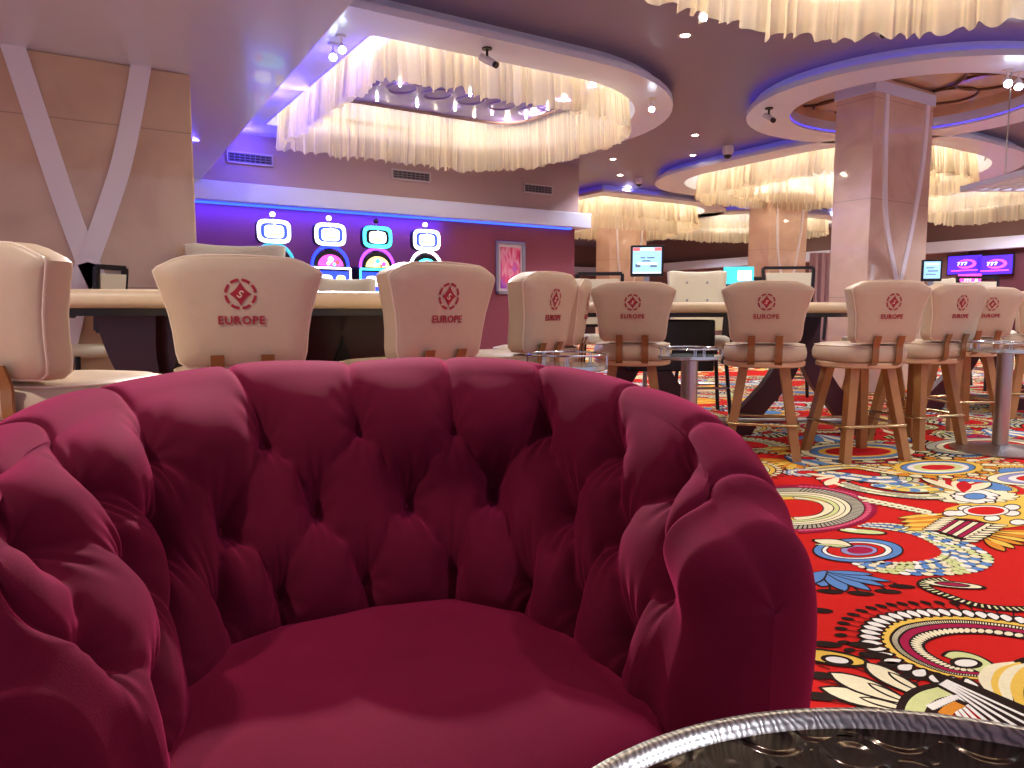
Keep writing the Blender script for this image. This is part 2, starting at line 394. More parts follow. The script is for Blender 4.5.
# ---- curtain chandeliers
def chandelier(name, loop, ztop, zbot, label, seed, panel=None, step=.011, power=6.0, nl=10, fold=.11, two=None, inset=.28):
    rg = np.random.default_rng(seed)
    cx = sum(p[0] for p in loop)/len(loop); cy = sum(p[1] for p in loop)/len(loop)
    e = empty(name, (cx, cy, ztop), 0, label, 'chandelier', 'curtain chandeliers in the ceiling rings')
    def drape(loop, zt, zb, amp, nm):
        pts, s, L = resample(loop, step); n = len(pts)
        tn = np.roll(pts, -1, 0)-np.roll(pts, 1, 0); tn /= np.linalg.norm(tn, axis=1)[:, None]; nn = np.c_[tn[:, 1], -tn[:, 0]]
        # irregular fold phase, periodic round the loop
        kf = int(L/fold); ph = 2*PI*kf*s/L
        low = sum(rg.uniform(.3, 1.6)*np.sin(2*PI*j*s/L+rg.uniform(0, 6.28)) for j in rg.integers(max(2, kf//9), max(4, kf//2), 9))
        ph = ph+low
        am = 1+.5*sum(np.sin(2*PI*j*s/L+rg.uniform(0, 6.28)) for j in rg.integers(3, max(5, kf//2), 4))/2
        hem = sum(np.sin(2*PI*j*s/L+rg.uniform(0, 6.28)) for j in rg.integers(3, max(6, kf//3), 5))/5
        P = []; rows = 11
        for r in range(rows):
            t = r/(rows-1)
            off = 1.3*amp*(.35+.65*t)*(np.sin(ph+.25*t*np.sin(low))*am+.35*np.sin(2.3*ph+low))
            zz = zt+(zb-zt)*t + t*(.03*hem+.018*np.cos(ph)*am) + (0 if r < rows-1 else 0)
            q = pts+nn*off[:, None]+nn*(.04*t)
            P.append(np.c_[q[:, 0]-cx, q[:, 1]-cy, zz-ztop])
        P = np.concatenate(P); F = []
        for r in range(rows-1):
            a = r*n+np.arange(n); b = r*n+(np.arange(n)+1) % n
            F.append(np.c_[a, b, b+n, a+n])
        F = np.concatenate(F)
        mb = MB(); mb.v = [tuple(v) for v in P.tolist()]; mb.f = [tuple(f) for f in F.tolist()]; mb.mi = [0]*len(mb.f)
        o = mb.build(nm, M['drape'], e, smooth=True, weld=False)
        # stitched hem, a slightly thicker roll of the same cloth
        return o
    drape(loop, ztop, zbot, .028, 'drape')
    if two:
        drape(two[0], ztop, two[1], .026, 'inner_drape')
    if panel:
        lp, z, nb = panel
        m = MB(); m.prism([(a-cx, b-cy) for a, b in lp], z-ztop, z-ztop+.05)
        po = m.build('lamp_panel', M['panel'], e)
        m = MB(); rs, s_, L_ = resample(lp, .05)
        m.tube([(a-cx, b-cy, z-ztop) for a, b in rs], .03, 6, closed=True); m.build('panel_frame', M['farwall'], e)
        m = MB()
        x0 = min(a for a, b in lp); x1 = max(a for a, b in lp); y0 = min(b for a, b in lp); y1 = max(b for a, b in lp)
        for j in range(1, 3):
            for i in range(6): # rosette mouldings
                px_, py_ = x0+(x1-x0)*(i+.5)/6, y0+(y1-y0)*(j*.34-.02)
                m.tube([(px_-cx+.16*math.cos(2*PI*k/20), py_-cy+.2*math.sin(2*PI*k/20), z-ztop-.004) for k in range(20)], .012, 5, closed=True); m.build('rosette_moulding', M['panelring'], e); m = MB()
        for (bx, by) in nb:
            bu = MB(); bu.lathe([(.0, .0), (.014, -.01), (.017, -.03), (.012, -.045), (0, -.05)], (bx-cx, by-cy, z-ztop), 10)
            bu.build('bulb', M['bulb'], e, smooth=True)
    # lamps inside the curtain
    pts, s, L = resample(loop, .05); tn = np.roll(pts, -1, 0)-np.roll(pts, 1, 0); tn /= np.linalg.norm(tn, axis=1)[:, None]; nn = np.c_[-tn[:, 1], tn[:, 0]]
    for i in range(nl):
        j = int(len(pts)*(i+.5)/nl); p_ = pts[j]+nn[j]*inset
        light('chandelier_lamp', 'POINT', (p_[0], p_[1], ztop-.1), power, (255, 236, 200), .03)
    return e
M['panel'] = mat('violet patterned ceiling panel', (128, 112, 190), .25, noise=(7, .35), coat=.3)
M['panelring'] = mat('violet moulding', (150, 128, 200), .3)
CH = chandelier
nb = [at(x, y, z=3.42)[:2] for x, y in ((377, 97), (417, 103), (455, 107), (492, 111), (526, 115), (548, 106), (400, 82), (470, 92))]
CH('curtain_chandelier', rrect(2.5, 6.02, 5.66, 9.12, (.1, .95, .95, .1)), 3.5, 2.83, 'large ivory curtain chandelier nearest the slot machines, with a violet lamp panel', 11,
   panel=(rrect(2.9, 6.5, 5.55, 8.75, (.1, .5, .5, .1)), 3.42, nb), nl=18, power=POW)
CH('curtain_chandelier', rrect(2.25, .8, 5.55, 3.6, (1.1, 1.4, 1.4, 1.1)), 3.5, 2.84, 'ivory curtain chandelier cut off by the top edge of the photo', 12, nl=12, power=POW, fold=.14)
CH('curtain_chandelier', rrect(9.5, 5.9, 13.3, 9.8, (1.2, 1.9, 1.9, 1.2)), 3.45, 2.88, 'wide ivory curtain chandelier behind the middle marble column', 13, nl=14, power=POW, step=.016, two=(rrect(10.0, 6.4, 12.8, 9.3, (.9, 1.4, 1.4, .9)), 2.95))
CH('curtain_chandelier', rrect(9.45, 11.7, 12.9, 14.6, (.2, 1.4, 1.4, .2)), 3.45, 2.82, 'ivory curtain chandelier beyond the corner of the wallpapered wall', 14, nl=12, power=POW, step=.02, two=(rrect(9.8, 12.1, 12.4, 14.2, (.2, 1.0, 1.0, .2)), 2.62))
CH('curtain_chandelier', rrect(13.5, 11.6, 17.3, 14.8, (1.2, 1.2, 1.2, 1.2)), 3.45, 2.85, 'distant ivory curtain chandelier behind the second column', 15, nl=10, power=POW, step=.03)
CH('curtain_chandelier', rrect(14.8, 5.0, 17.4, 9.0, (1.1, .4, .4, 1.1)), 3.45, 2.82, 'distant ivory curtain chandelier nearest the brown wall on the right', 16, nl=10, power=POW, step=.03)

# ceiling rosette rings inside the recess over the middle column
m = MB(); 
for i in range(10):
    a = 2*PI*i/10; cx, cy = 8.1+.95*math.cos(a), 4.85+.95*math.sin(a)
    m.tube([(cx+.32*math.cos(t), cy+.32*math.sin(t), 3.41) for t in np.linspace(0, 2*PI, 28, endpoint=False)], .016, 6, closed=True)
m.tube([(8.1+.62*math.cos(t), 4.85+.62*math.sin(t), 3.40) for t in np.linspace(0, 2*PI, 40, endpoint=False)], .016, 6, closed=True)
struct(m.build('trim_50', mat('dark bronze moulding', (92, 64, 44), .3, metal=.6)))

# blue cove strips on the outer faces of the rings
def ledring(loop, seg, name, label, z=ZR+.09, off=0, mt='led_blue'):
    pts = [loop[i % len(loop)] for i in seg]
    m = MB(); m.tube([(a, b, z) for a, b in pts], .012, 6)
    tag(m.build(name, M[mt], None), label, 'light strip')
def arcpts(loop, a0, a1, shrink):
    cx = sum(p[0] for p in loop)/len(loop); cy = sum(p[1] for p in loop)/len(loop)
    pts = [(cx+(p[0]-cx)*shrink, cy+(p[1]-cy)*shrink) for p in resample(loop, .12)[0]]
    return [p for p in sorted(((math.degrees(math.atan2(p[1]-cy, p[0]-cx)) % 360, p) for p in pts)) if a0 <= p[0] <= a1]
for ri, a0, a1, lab, sh_ in ((2, 70, 265, 'blue light strip on the ledge of the ring round the middle column', .968), (3, 95, 240, 'blue light strip on the ledge of the ring behind the middle column', .968), (4, 100, 260, 'blue light strip on the ledge of the far square-cornered ring', .968), (5, 120, 260, 'blue light strip on the ledge of the most distant ring', .968)):
    ap = [p for a, p in arcpts(rings[ri][0], a0, a1, sh_)]
    m = MB(); m.tube([(p[0], p[1], ZR+.068) for p in ap], .009, 5); tag(m.build('led_strip', M['led_blue']), lab, 'light strip')
m = MB(); m.tube([(2.36, y_, ZR+.01) for y_ in (6.0, 9.3)], .012, 5); m.tube([(2.36, 9.37, ZR+.01), (5.2, 9.37, ZR+.01)], .012, 5); tag(m.build('led_strip', M['led_blue']), 'blue light strip along the inner edge of the ring nearest the slot machines', 'light strip')
ap = [p for a, p in arcpts(rings[2][1], 0, 359, 1.0)]
m = MB(); m.tube([(p[0], p[1], ZR+.03) for p in ap], .007, 5, closed=True); tag(m.build('led_strip', M['led_blue']), 'blue light strip inside the ring round the middle column', 'light strip')
# ---- recessed lights
def downlight(px_, py_, label, z=ZC, r=.05):
    x, y, _ = at(px_, py_, z=z)
    e = empty('recessed_downlight', (x, y, z), 0, label, 'ceiling light', 'small recessed ceiling lights')
    m = MB(); m.lathe([(r*.75, .0), (r*.8, -.006), (r*1.2, -.008), (r*1.25, 0)], n=20); m.build('rim', M['screwhite'], e, smooth=True)
    m = MB(); m.lathe([(0, -.004), (r*.78, -.004)], n=20); m.build('lens', M['bulb'], e)
for i, (a, b, l) in enumerate(((685, 35, 'bright round recessed ceiling light right of the big chandelier ring'), (1003, 117, 'bright round recessed ceiling light below the ring round the column'),
      (695, 135, 'small recessed ceiling light, nearest of the pair above the white dome camera'), (693, 155, 'small recessed ceiling light, farther of the pair left of the dome camera'),
      (613, 159, 'small recessed ceiling light just right of the curtain chandelier'), (620, 175, 'small recessed ceiling light above the far chandelier ring'), (629, 187, 'small recessed ceiling light beside the small ceiling dome'))):
    downlight(a, b, l)
def spot(px_, py_, label, z=ZR, lean=(.3, 0), glow='bulbcool', s=.95):
    x, y, _ = at(px_, py_, z=z)
    e = empty('ceiling_spotlight', (x, y, z), 0, label, 'spotlight')
    m = MB(); m.lathe([(.045*s, 0), (.045*s, -.012), (.0, -.014)], n=16); m.tube([(0, 0, 0), (0, 0, -.07*s)], .008*s); m.build('mount', M['screwhite'], e)
    m = MB(); m.lathe([(.0, .05*s), (.03*s, .05*s), (.034*s, -.05*s), (.03*s, -.052*s)], n=16)
    h = m.build('lamp_head', M['screwhite'], e, smooth=True, auto=40); h.location = (0, 0, -.1*s); h.rotation_euler = (lean[0], lean[1], 0)
    m = MB(); m.lathe([(0, -.055*s), (.031*s, -.055*s)], n=16); g = m.build('lens', M[glow], h)
spot(341, 36, 'white ceiling spotlight, right one of the pair on the blue lit ring', lean=(-.95, .25))
spot(333, 44, 'white ceiling spotlight, left one of the pair on the blue lit ring', lean=(-.9, .5))
spot(652, 98, 'white ceiling spotlight on the rounded end of the big ring', lean=(-.6, .7))
spot(1008, 70, 'bright ceiling spotlight, left one of the pair on the ring round the column', lean=(-.5, 1.0), s=1.1)
spot(1019, 72, 'bright ceiling spotlight, right one of the pair on the ring round the column', lean=(-.4, .8), s=1.1)
spot(703, 2, 'bright ceiling spotlight beside the curtain cut by the top edge', lean=(-.7, .8))
def bullet(px_, py_, label, z=ZR, rz=0, body='screwhite', s=1.0):
    x, y, _ = at(px_, py_, z=z)
    e = empty('security_camera', (x, y, z), rz, label, 'security camera')
    m = MB(); m.lathe([(.05*s, 0), (.05*s, -.012), (.0, -.014)], n=16); m.tube([(0, 0, 0), (0, 0, -.08*s), (0, -.03*s, -.1*s)], .012*s); m.build('bracket', M['blackplastic'], e)
    m = MB(); m.tube([(0, .07*s, -.07*s), (0, -.08*s, -.16*s)], .035*s, 14); m.build('housing', M[body], e, smooth=True, auto=40)
    m = MB(); m.tube([(0, -.08*s, -.16*s), (0, -.11*s, -.178*s)], .03*s, 14); m.build('lens', M['blackplastic'], e)
bullet(487, 48, 'white bullet security camera hanging before the big curtain chandelier', rz=.5, s=.9)
bullet(769, 108, 'small bullet security camera on the left of the column ring', rz=-.3, s=.9)
bullet(851, 25, 'bullet security camera under the top curtain, left of the pair', rz=.4, s=.65)
bullet(880, 24, 'bullet security camera under the top curtain, right of the pair', rz=-.6, s=.65)
def dome(px_, py_, label, s=1.0, z=ZC):
    x, y, _ = at(px_, py_, z=z)
    e = empty('dome_camera', (x, y, z), 0, label, 'security camera')
    m = MB(); m.lathe([(.06*s, 0), (.062*s, -.07*s), (.045*s, -.1*s), (0, -.1*s)], n=20); m.build('housing', M['screwhite'], e, smooth=True, auto=40)
    m = MB(); m.sphere((0, 0, -.095*s), .045*s); m.build('dome', M['blackplastic'], e, smooth=True)
dome(728, 146, 'white dome security camera hanging from the mauve ceiling', 1.3)
dome(639, 178, 'small ceiling dome above the far chandelier ring', 1.1)
# hanging slatted frame at the right edge
e = empty('slatted_ceiling_frame', at(1062, 180, d=7.2), -.55, 'white slatted frame hanging below the chandeliers at the right edge', 'ceiling frame')
m = MB(); m.box((0, -.5, 0), (1.3, .06, .05)); m.box((0, .5, 0), (1.3, .06, .05)); m.box((-.62, 0, 0), (.06, 1.0, .05)); m.box((.62, 0, 0), (.06, 1.0, .05)); m.build('frame', M['white'], e)
m = MB()
for i in range(9): m.box((-.5+i*.125, 0, 0), (.035, .95, .03))
m.build('slats', M['screwhite'], e)
m = MB()
for sx in (-1, 1): m.tube([(sx*.55, 0, 0), (sx*.55, 0, ZR-at(1062, 180, d=7.2)[2])], .006)
m.build('hanger', M['steel'], e)
# ================================================================== GAMING STOOLS
def text_mesh(name, body, size, m, parent, loc, rot, align='CENTER', extrude=.0008, space=1.05):
    cu = bpy.data.curves.new(name, 'FONT'); cu.body = body; cu.size = size; cu.align_x = align; cu.align_y = 'CENTER'; cu.extrude = extrude; cu.space_character = space
    cu.resolution_u = 3; cu.offset = .0009
    t = bpy.data.objects.new(name+'_tmp', cu); COL.objects.link(t)
    dg = bpy.context.evaluated_depsgraph_get(); me = bpy.data.meshes.new_from_object(t.evaluated_get(dg)); me.name = name
    bpy.data.objects.remove(t); me.materials.clear(); me.materials.append(m)
    o = bpy.data.objects.new(name, me); COL.objects.link(o); o.parent = parent; o.location = loc; o.rotation_euler = rot
    return o
def back_outline(hw_t=.262, hw_b=.205, z0=.715, z1=1.085):
    h = [(0, z0), (hw_b-.03, z0+.002), (hw_b-.006, z0+.018), (hw_b+.002, z0+.05), (hw_b+.008, z0+.12), (hw_b+.018, z0+.18), (hw_b+.035, z0+.24), (hw_t-.004, z0+.298), (hw_t, z0+.315), (hw_t-.012, z0+.328), (.20, z0+.352), (.165, z0+.363), (.09, z0+.368), (0, z0+.370)]
    return h+[(-x, z) for x, z in h[-2:0:-1]]
def padded_panel(outline, th, parent, name, m, y0, lean=.12, puff=.012, zr=.9, curve=.10):
    # closed pad: outline scaled inward on front/back for rounded edges; back face at y0 - th/2
    o = np.array(outline); c = np.array([0, o[:, 1].mean()]); mb = MB(); n = len(o)
    prof = [(.90, -th/2-puff*.6), (.955, -th/2-.0), (.99, -th/2+.010), (1.0, -th/2+.022), (1.0, th/2-.022), (.99, th/2-.010), (.955, th/2), (.90, th/2+puff*.6)]
    P = []
    for s, y in prof:
        for q in o:
            d = q-c; r = np.linalg.norm(d); qq = c+d*(1-(1-s)*(.16/max(r, .1)))
            P.append((qq[0], y0+y-lean*(qq[1]-zr)+curve*qq[0]**2*2*(-1)*(-1), qq[1]))
    F = []
    for k in range(len(prof)-1):
        for i in range(n): j = (i+1) % n; F.append((k*n+i, k*n+j, (k+1)*n+j, (k+1)*n+i))
    # end caps as grids toward the centre
    for k, sgn in ((0, -1), (len(prof)-1, 1)):
        base = k*n; ring = base
        for lv, (s, y) in enumerate(((.72, puff*.8), (.45, puff), (.2, puff))):
            idx = len(P)
            for q in o:
                d = q-c; r = np.linalg.norm(d); qq = c+d*s*(1-(.1)*(.16/max(r, .1)))
                P.append((qq[0], y0+sgn*(th/2+y)-lean*(qq[1]-zr)+curve*qq[0]**2*2, qq[1]))
            for i in range(n): j = (i+1) % n; F.append((ring+i, ring+j, idx+j, idx+i))
            ring = idx
        F.append(tuple(range(ring, ring+n)))
    mb.add(P, F); return mb.build(name, m, parent, smooth=True, auto=50)
def make_stool():
    root = empty('gaming_stool')
    # origin: floor under the seat centre; faces +Y (towards the table)
    yb = -.235; th = .085; lean = .14; zr = .9
    bp = padded_panel(back_outline(), th, root, 'backrest', M['cream'], yb, lean=lean, zr=zr)
    ol = back_outline()
    m = MB(); m.tube([(x*.985, yb-th/2+.004-lean*(z-zr)+.2*x*x, zr+(z-zr)*.985) for x, z in ol], .0035, 6, closed=True)
    m.build('piping', M['cream_piping'], root, smooth=True)
    def yrear(x, z): return yb-th/2-.0135-lean*(z-zr)+.2*x*x
    # emblem: segmented ring and a pointed diamond
    m = MB(); zc = .958; R1, R0 = .050, .041
    for k in range(8):
        a0 = 2*PI*k/8+.10; a1 = 2*PI*(k+1)/8-.10; P = []
        for i in range(6):
            a = a0+(a1-a0)*i/5
            for r in (R0, R1): x, z = r*math.cos(a), zc+r*math.sin(a); P.append((x, yrear(x, z)-.001, z)); 
        m.add(P, [(2*i, 2*i+1, 2*i+3, 2*i+2) for i in range(5)])
    P = []
    for i in range(32):
        a = 2*PI*i/32; q = abs(math.cos(2*a)); r = .020+.018*q**2.2 if True else 0
        r = .037/(abs(math.cos(a))**.8+abs(math.sin(a))**.8)**1.25; x, z = r*math.cos(a)*.92, zc+r*math.sin(a)*1.05; P.append((x, yrear(x, z)-.001, z))
    inner = []
    for i in range(32):
        a = 2*PI*i/32; x, z = .004*math.cos(a), zc+.004*math.sin(a); inner.append((x, yrear(x, z)-.001, z))
    m.add(P+inner, [(i, (i+1) % 32, 32+(i+1) % 32, 32+i) for i in range(32)])
    m.build('emblem', M['crimson'], root)
    m = MB() # the small swirl inside the diamond
    sp = [(-.011, -.004), (-.004, -.011), (.003, -.006), (-.003, .003), (.003, .009), (.010, .004)]
    c = catmull(sp, 14)
    m.tube([(x, yrear(x, zc+z)-.002, zc+z) for x, z in c], .0022, 5); m.build('emblem_swirl', M['cream_piping'], root)
    t = text_mesh('lettering', 'EUROPE', .037, M['crimson'], root, (0, yrear(0, .872)-.0015, .872), (PI/2-lean*1.0*0+math.atan(lean)*1.0, 0, 0), space=1.12)
    # cushion (rounded square), wood ring, straps
    m = MB()
    def sq(r, z, e=2.6): 
        return [(r*abs(math.cos(a))**(2/e)*np.sign(math.cos(a)), r*abs(math.sin(a))**(2/e)*np.sign(math.sin(a))*1.0, z) for a in np.linspace(0, 2*PI, 44, endpoint=False)]
    prof = [(.215, .600), (.238, .606), (.248, .625), (.250, .655), (.244, .682), (.232, .698), (.205, .708), (.14, .714), (.06, .716)]
    P = []; 
    for r, z in prof: P += sq(r, z)
    n = 44; F = [(k*n+i, k*n+(i+1) % n, (k+1)*n+(i+1) % n, (k+1)*n+i) for k in range(len(prof)-1) for i in range(n)]
    F += [tuple(range(n))[::-1], tuple(range((len(prof)-1)*n, len(prof)*n))]
    m.add(P, F); m.build('seat', M['cream'], root, smooth=True, auto=60)
    m = MB(); m.tube([(x, y, .697) for x, y, z in sq(.236, 0)], .0035, 6, closed=True); m.build('seat_piping', M['cream_piping'], root, smooth=True)
    m = MB(); m.lathe([(.05, .562), (.225, .562), (.243, .570), (.246, .592), (.238, .600), (.05, .600)], n=44); m.build('seat_ring', M['cream_wood'], root, smooth=True, auto=40)
    for s in (-1, 1):
        m = MB(); x = s*.078
        pts = catmull([(x, yb-.05, .76), (x, yb-.03, .70), (x, yb-.03, .66), (x, yb-.022, .60), (x, yb+.02, .578)], 10)
        for i in range(len(pts)-1):
            pass
        P_ = []
        for q in pts:
            for dx in (-.021, .021):
                for dy in (-.004, .004): P_.append((q[0]+dx, q[1]+dy, q[2]))
        F_ = []
        for i in range(len(pts)-1):
            a = i*4; F_ += [(a, a+1, a+5, a+4), (a+2, a+3, a+7, a+6), (a, a+2, a+6, a+4), (a+1, a+3, a+7, a+5)]
        F_ += [(0, 1, 3, 2), tuple(len(P_)-4+k for k in (0, 1, 3, 2))]
        m.add(P_, F_); m.build('back_strap', M['bronze'], root, auto=40)
    for sx in (-1, 1):
        for sy in (-1, 1):
            m = MB(); t_ = Vector((sx*.12, sy*.12, .563)); b = Vector((sx*.205, sy*.205, 0)); P = []
            for p, w in ((t_, .029), (b, .025)):
                for a in (-1, 1):
                    for c_ in (-1, 1): P.append(p+Vector((a*w, c_*w, 0)))
            m.add(P, [(0, 1, 3, 2), (4, 6, 7, 5), (0, 4, 5, 1), (2, 3, 7, 6), (0, 2, 6, 4), (1, 5, 7, 3)]); m.build('leg', M['oak'], root)
    m = MB(); q = .175+.022
    m.tube([(p[0], p[1], .215) for p in rrect(-q-.012, -q-.012, q+.012, q+.012, (.03,)*4, 4)], .0095, 8, closed=True); m.build('footrest', M['brass'], root, smooth=True)
    return root
M['cream_wood'] = mat('cream stained wood ring', (222, 186, 148), .35, noise=(12, .06))
stool = make_stool()
G = 'gaming stools round the tables'
stools = [(-12, 2.0, 18, 'cream gaming stool cut off by the left edge of the photo'),
 (243, 2.46, -18, 'cream gaming stool with square-on back, directly behind the burgundy armchair'),
 (441, 2.80, -46, 'cream gaming stool with turned back, just left of the two seen edge-on'),
 (546, 3.46, -58, 'cream gaming stool turned almost side-on, in front of the framed picture corner'),
 (579, 4.2, -78, 'narrow looking cream gaming stool tucked behind the side-on stool at the left table'),
 (632, 4.56, 10, 'cream gaming stool below the upright monitor, left of the central side table'),
 (765, 4.42, 18, 'cream gaming stool between the central side table and the marble column'),
 (886, 4.36, -11, 'cream gaming stool standing in front of the marble column'),
 (953, 4.78, -22, 'cream gaming stool right of the one in front of the marble column'),
 (985, 5.55, -5, 'cream gaming stool half hidden behind another, left of the right-hand side table'),
 (1046, 6.1, 14, 'cream gaming stool whose seat edge just shows at the right edge of the photo'),
 (910, 5.75, -50, 'cream gaming stool mostly hidden between the column stool and its right neighbour')]
for i, (px_, d, phi, lab) in enumerate(stools):
    o = stool if i == 0 else copy_tree(stool)
    r = (px_-512)/FPX*d; ph = math.radians(phi)
    r += .25*math.sin(ph); d2 = d+.25*math.cos(ph)
    o.location = W(r, d2); o.rotation_euler = (0, 0, RZ(phi)); tag(o, lab, 'stool', G)
# ================================================================== GAMING TABLES
def smooth_loop(pts, n=80):
    P = np.array(pts, float); L = len(P); out = []
    for s in np.linspace(0, L, n, endpoint=False):
        i = int(s); t = s-i; p0, p1, p2, p3 = P[i-1], P[i % L], P[(i+1) % L], P[(i+2) % L]
        out.append(.5*((2*p1)+(-p0+p2)*t+(2*p0-5*p1+4*p2-p3)*t*t+(-p0+3*p1-3*p2+p3)*t**3))
    return [tuple(p) for p in out]
def gaming_table(pts, legs, label, zt=.985):
    # pts, legs in (r, d) of the measuring frame
    c = np.mean(np.array(pts), 0); cw = W(*c); e = empty('gaming_table', (cw[0], cw[1], 0), RZ(0), label, 'table', 'casino gaming tables')
    # local frame: x = r - c0, y = d - c1
    lp = smooth_loop([(p[0]-c[0], p[1]-c[1]) for p in pts], 90)
    A_ = np.array(lp); tn = np.roll(A_, -1, 0)-np.roll(A_, 1, 0); tn /= np.linalg.norm(tn, axis=1)[:, None]
    area = sum(A_[i-1][0]*A_[i][1]-A_[i][0]*A_[i-1][1] for i in range(len(A_)))
    nn = np.c_[tn[:, 1], -tn[:, 0]]*(1 if area > 0 else -1)
    # padded rim: elliptical section
    m = MB(); K = 12; P = []
    for k in range(K):
        a = 2*PI*(k+.5)/K; q = A_+nn*(-.055+.06*math.copysign(abs(math.cos(a))**.7, math.cos(a)))
        z = zt-.036+.036*math.copysign(abs(math.sin(a))**.7, math.sin(a))
        P += [(x, y, z) for x, y in q]
    n = len(A_); F = [(k*n+i, k*n+(i+1) % n, ((k+1) % K)*n+(i+1) % n, ((k+1) % K)*n+i) for k in range(K) for i in range(n)]
    m.add(P, F); m.build('padded_rim', M['rail'], e, smooth=True)
    inn = [tuple(p) for p in (A_-nn*.1)]
    m = MB(); m.prism(inn, zt-.05, zt-.03); m.build('felt_top', M['felt'], e)
    m = MB(); m.prism([tuple(p) for p in (A_-nn*.06)], zt-.10, zt-.055); m.build('apron', M['black'], e)
    for (lx, ly, sx, kind) in legs:
        lx -= c[0]; ly -= c[1]
        if kind == 'sabre':
            m = MB(); path = catmull([(lx, zt-.1), (lx+sx*.04, .66), (lx+sx*.16, .40), (lx+sx*.36, .16), (lx+sx*.46, .0)], 16); wd = np.interp(np.linspace(0, 1, 16), [0, .3, 1], [.13, .085, .11]); P = []
            for (x, z), w in zip(path, wd):
                for dx in (-w, w):
                    for dy in (-.045, .045): P.append((x+dx, ly+dy, z))
            F = []
            for i in range(15):
                a = i*4; F += [(a, a+1, a+5, a+4), (a+2, a+3, a+7, a+6), (a, a+2, a+6, a+4), (a+1, a+3, a+7, a+5)]
            F += [(0, 1, 3, 2), (60, 61, 63, 62)]
            m.add(P, F); m.build('leg', M['maroon'], e, auto=40)
        elif kind == 'box':
            m = MB(); m.box((lx, ly, zt-.30), (sx, .35, .36), bev=.01); m.build('cash_box', M['blackplastic'], e)
        elif kind == 'rail':
            m = MB(); m.tube([(lx-sx/2, ly, .13), (lx+sx/2, ly, .13)], .022, 10); m.build('foot_rail', M['steel'], e, smooth=True, auto=40)
        elif kind == 'post':
            m = MB(); m.tube([(lx, ly, 0), (lx, ly, zt-.1)], .03, 8); m.build('leg', M['black'], e)
    return e
gaming_table([(-2.3, 2.75), (-1.55, 2.72), (-.80, 2.96), (-.36, 3.28), (-.22, 3.8), (-.30, 4.35), (-1.3, 4.5), (-2.4, 4.35)],
  [(-1.62, 3.15, 1, 'sabre'), (-.75, 3.75, 1, 'sabre'), (-.95, 3.75, -1, 'sabre'), (-1.5, 3.2, -1, 'sabre'), (-1.22, 3.3, .34, 'box'), (-.7, 3.9, .5, 'box'), (-.95, 3.5, 1.2, 'rail')],
  'cream-rimmed gaming table behind the armchair, in front of the slot machines')
gaming_table([(.48, 5.05), (1.2, 4.93), (2.0, 4.93), (2.4, 5.2), (2.55, 5.6), (2.4, 6.2), (1.4, 6.4), (.4, 6.1)],
  [(.95, 5.4, 1, 'sabre'), (2.1, 5.4, 1, 'sabre'), (.95, 5.4, -1, 'sabre'), (2.1, 5.4, -1, 'sabre'), (1.12, 5.35, .6, 'box'), (1.5, 5.25, 1.8, 'rail')],
  'cream-rimmed gaming table in front of the marble column, behind the row of stools', zt=.965)
gaming_table([(3.75, 6.55), (4.3, 6.35), (5.2, 6.3), (6.0, 6.6), (6.3, 7.2), (5.8, 7.8), (4.6, 7.9), (3.7, 7.5)],
  [(4.3, 6.8, 1, 'sabre'), (4.3, 6.8, -1, 'sabre'), (5.4, 6.9, 1, 'sabre'), (5.4, 6.9, -1, 'sabre'), (4.6, 6.7, 1.4, 'rail')],
  'cream-rimmed gaming table at the right edge, below the wall screens', zt=.965)
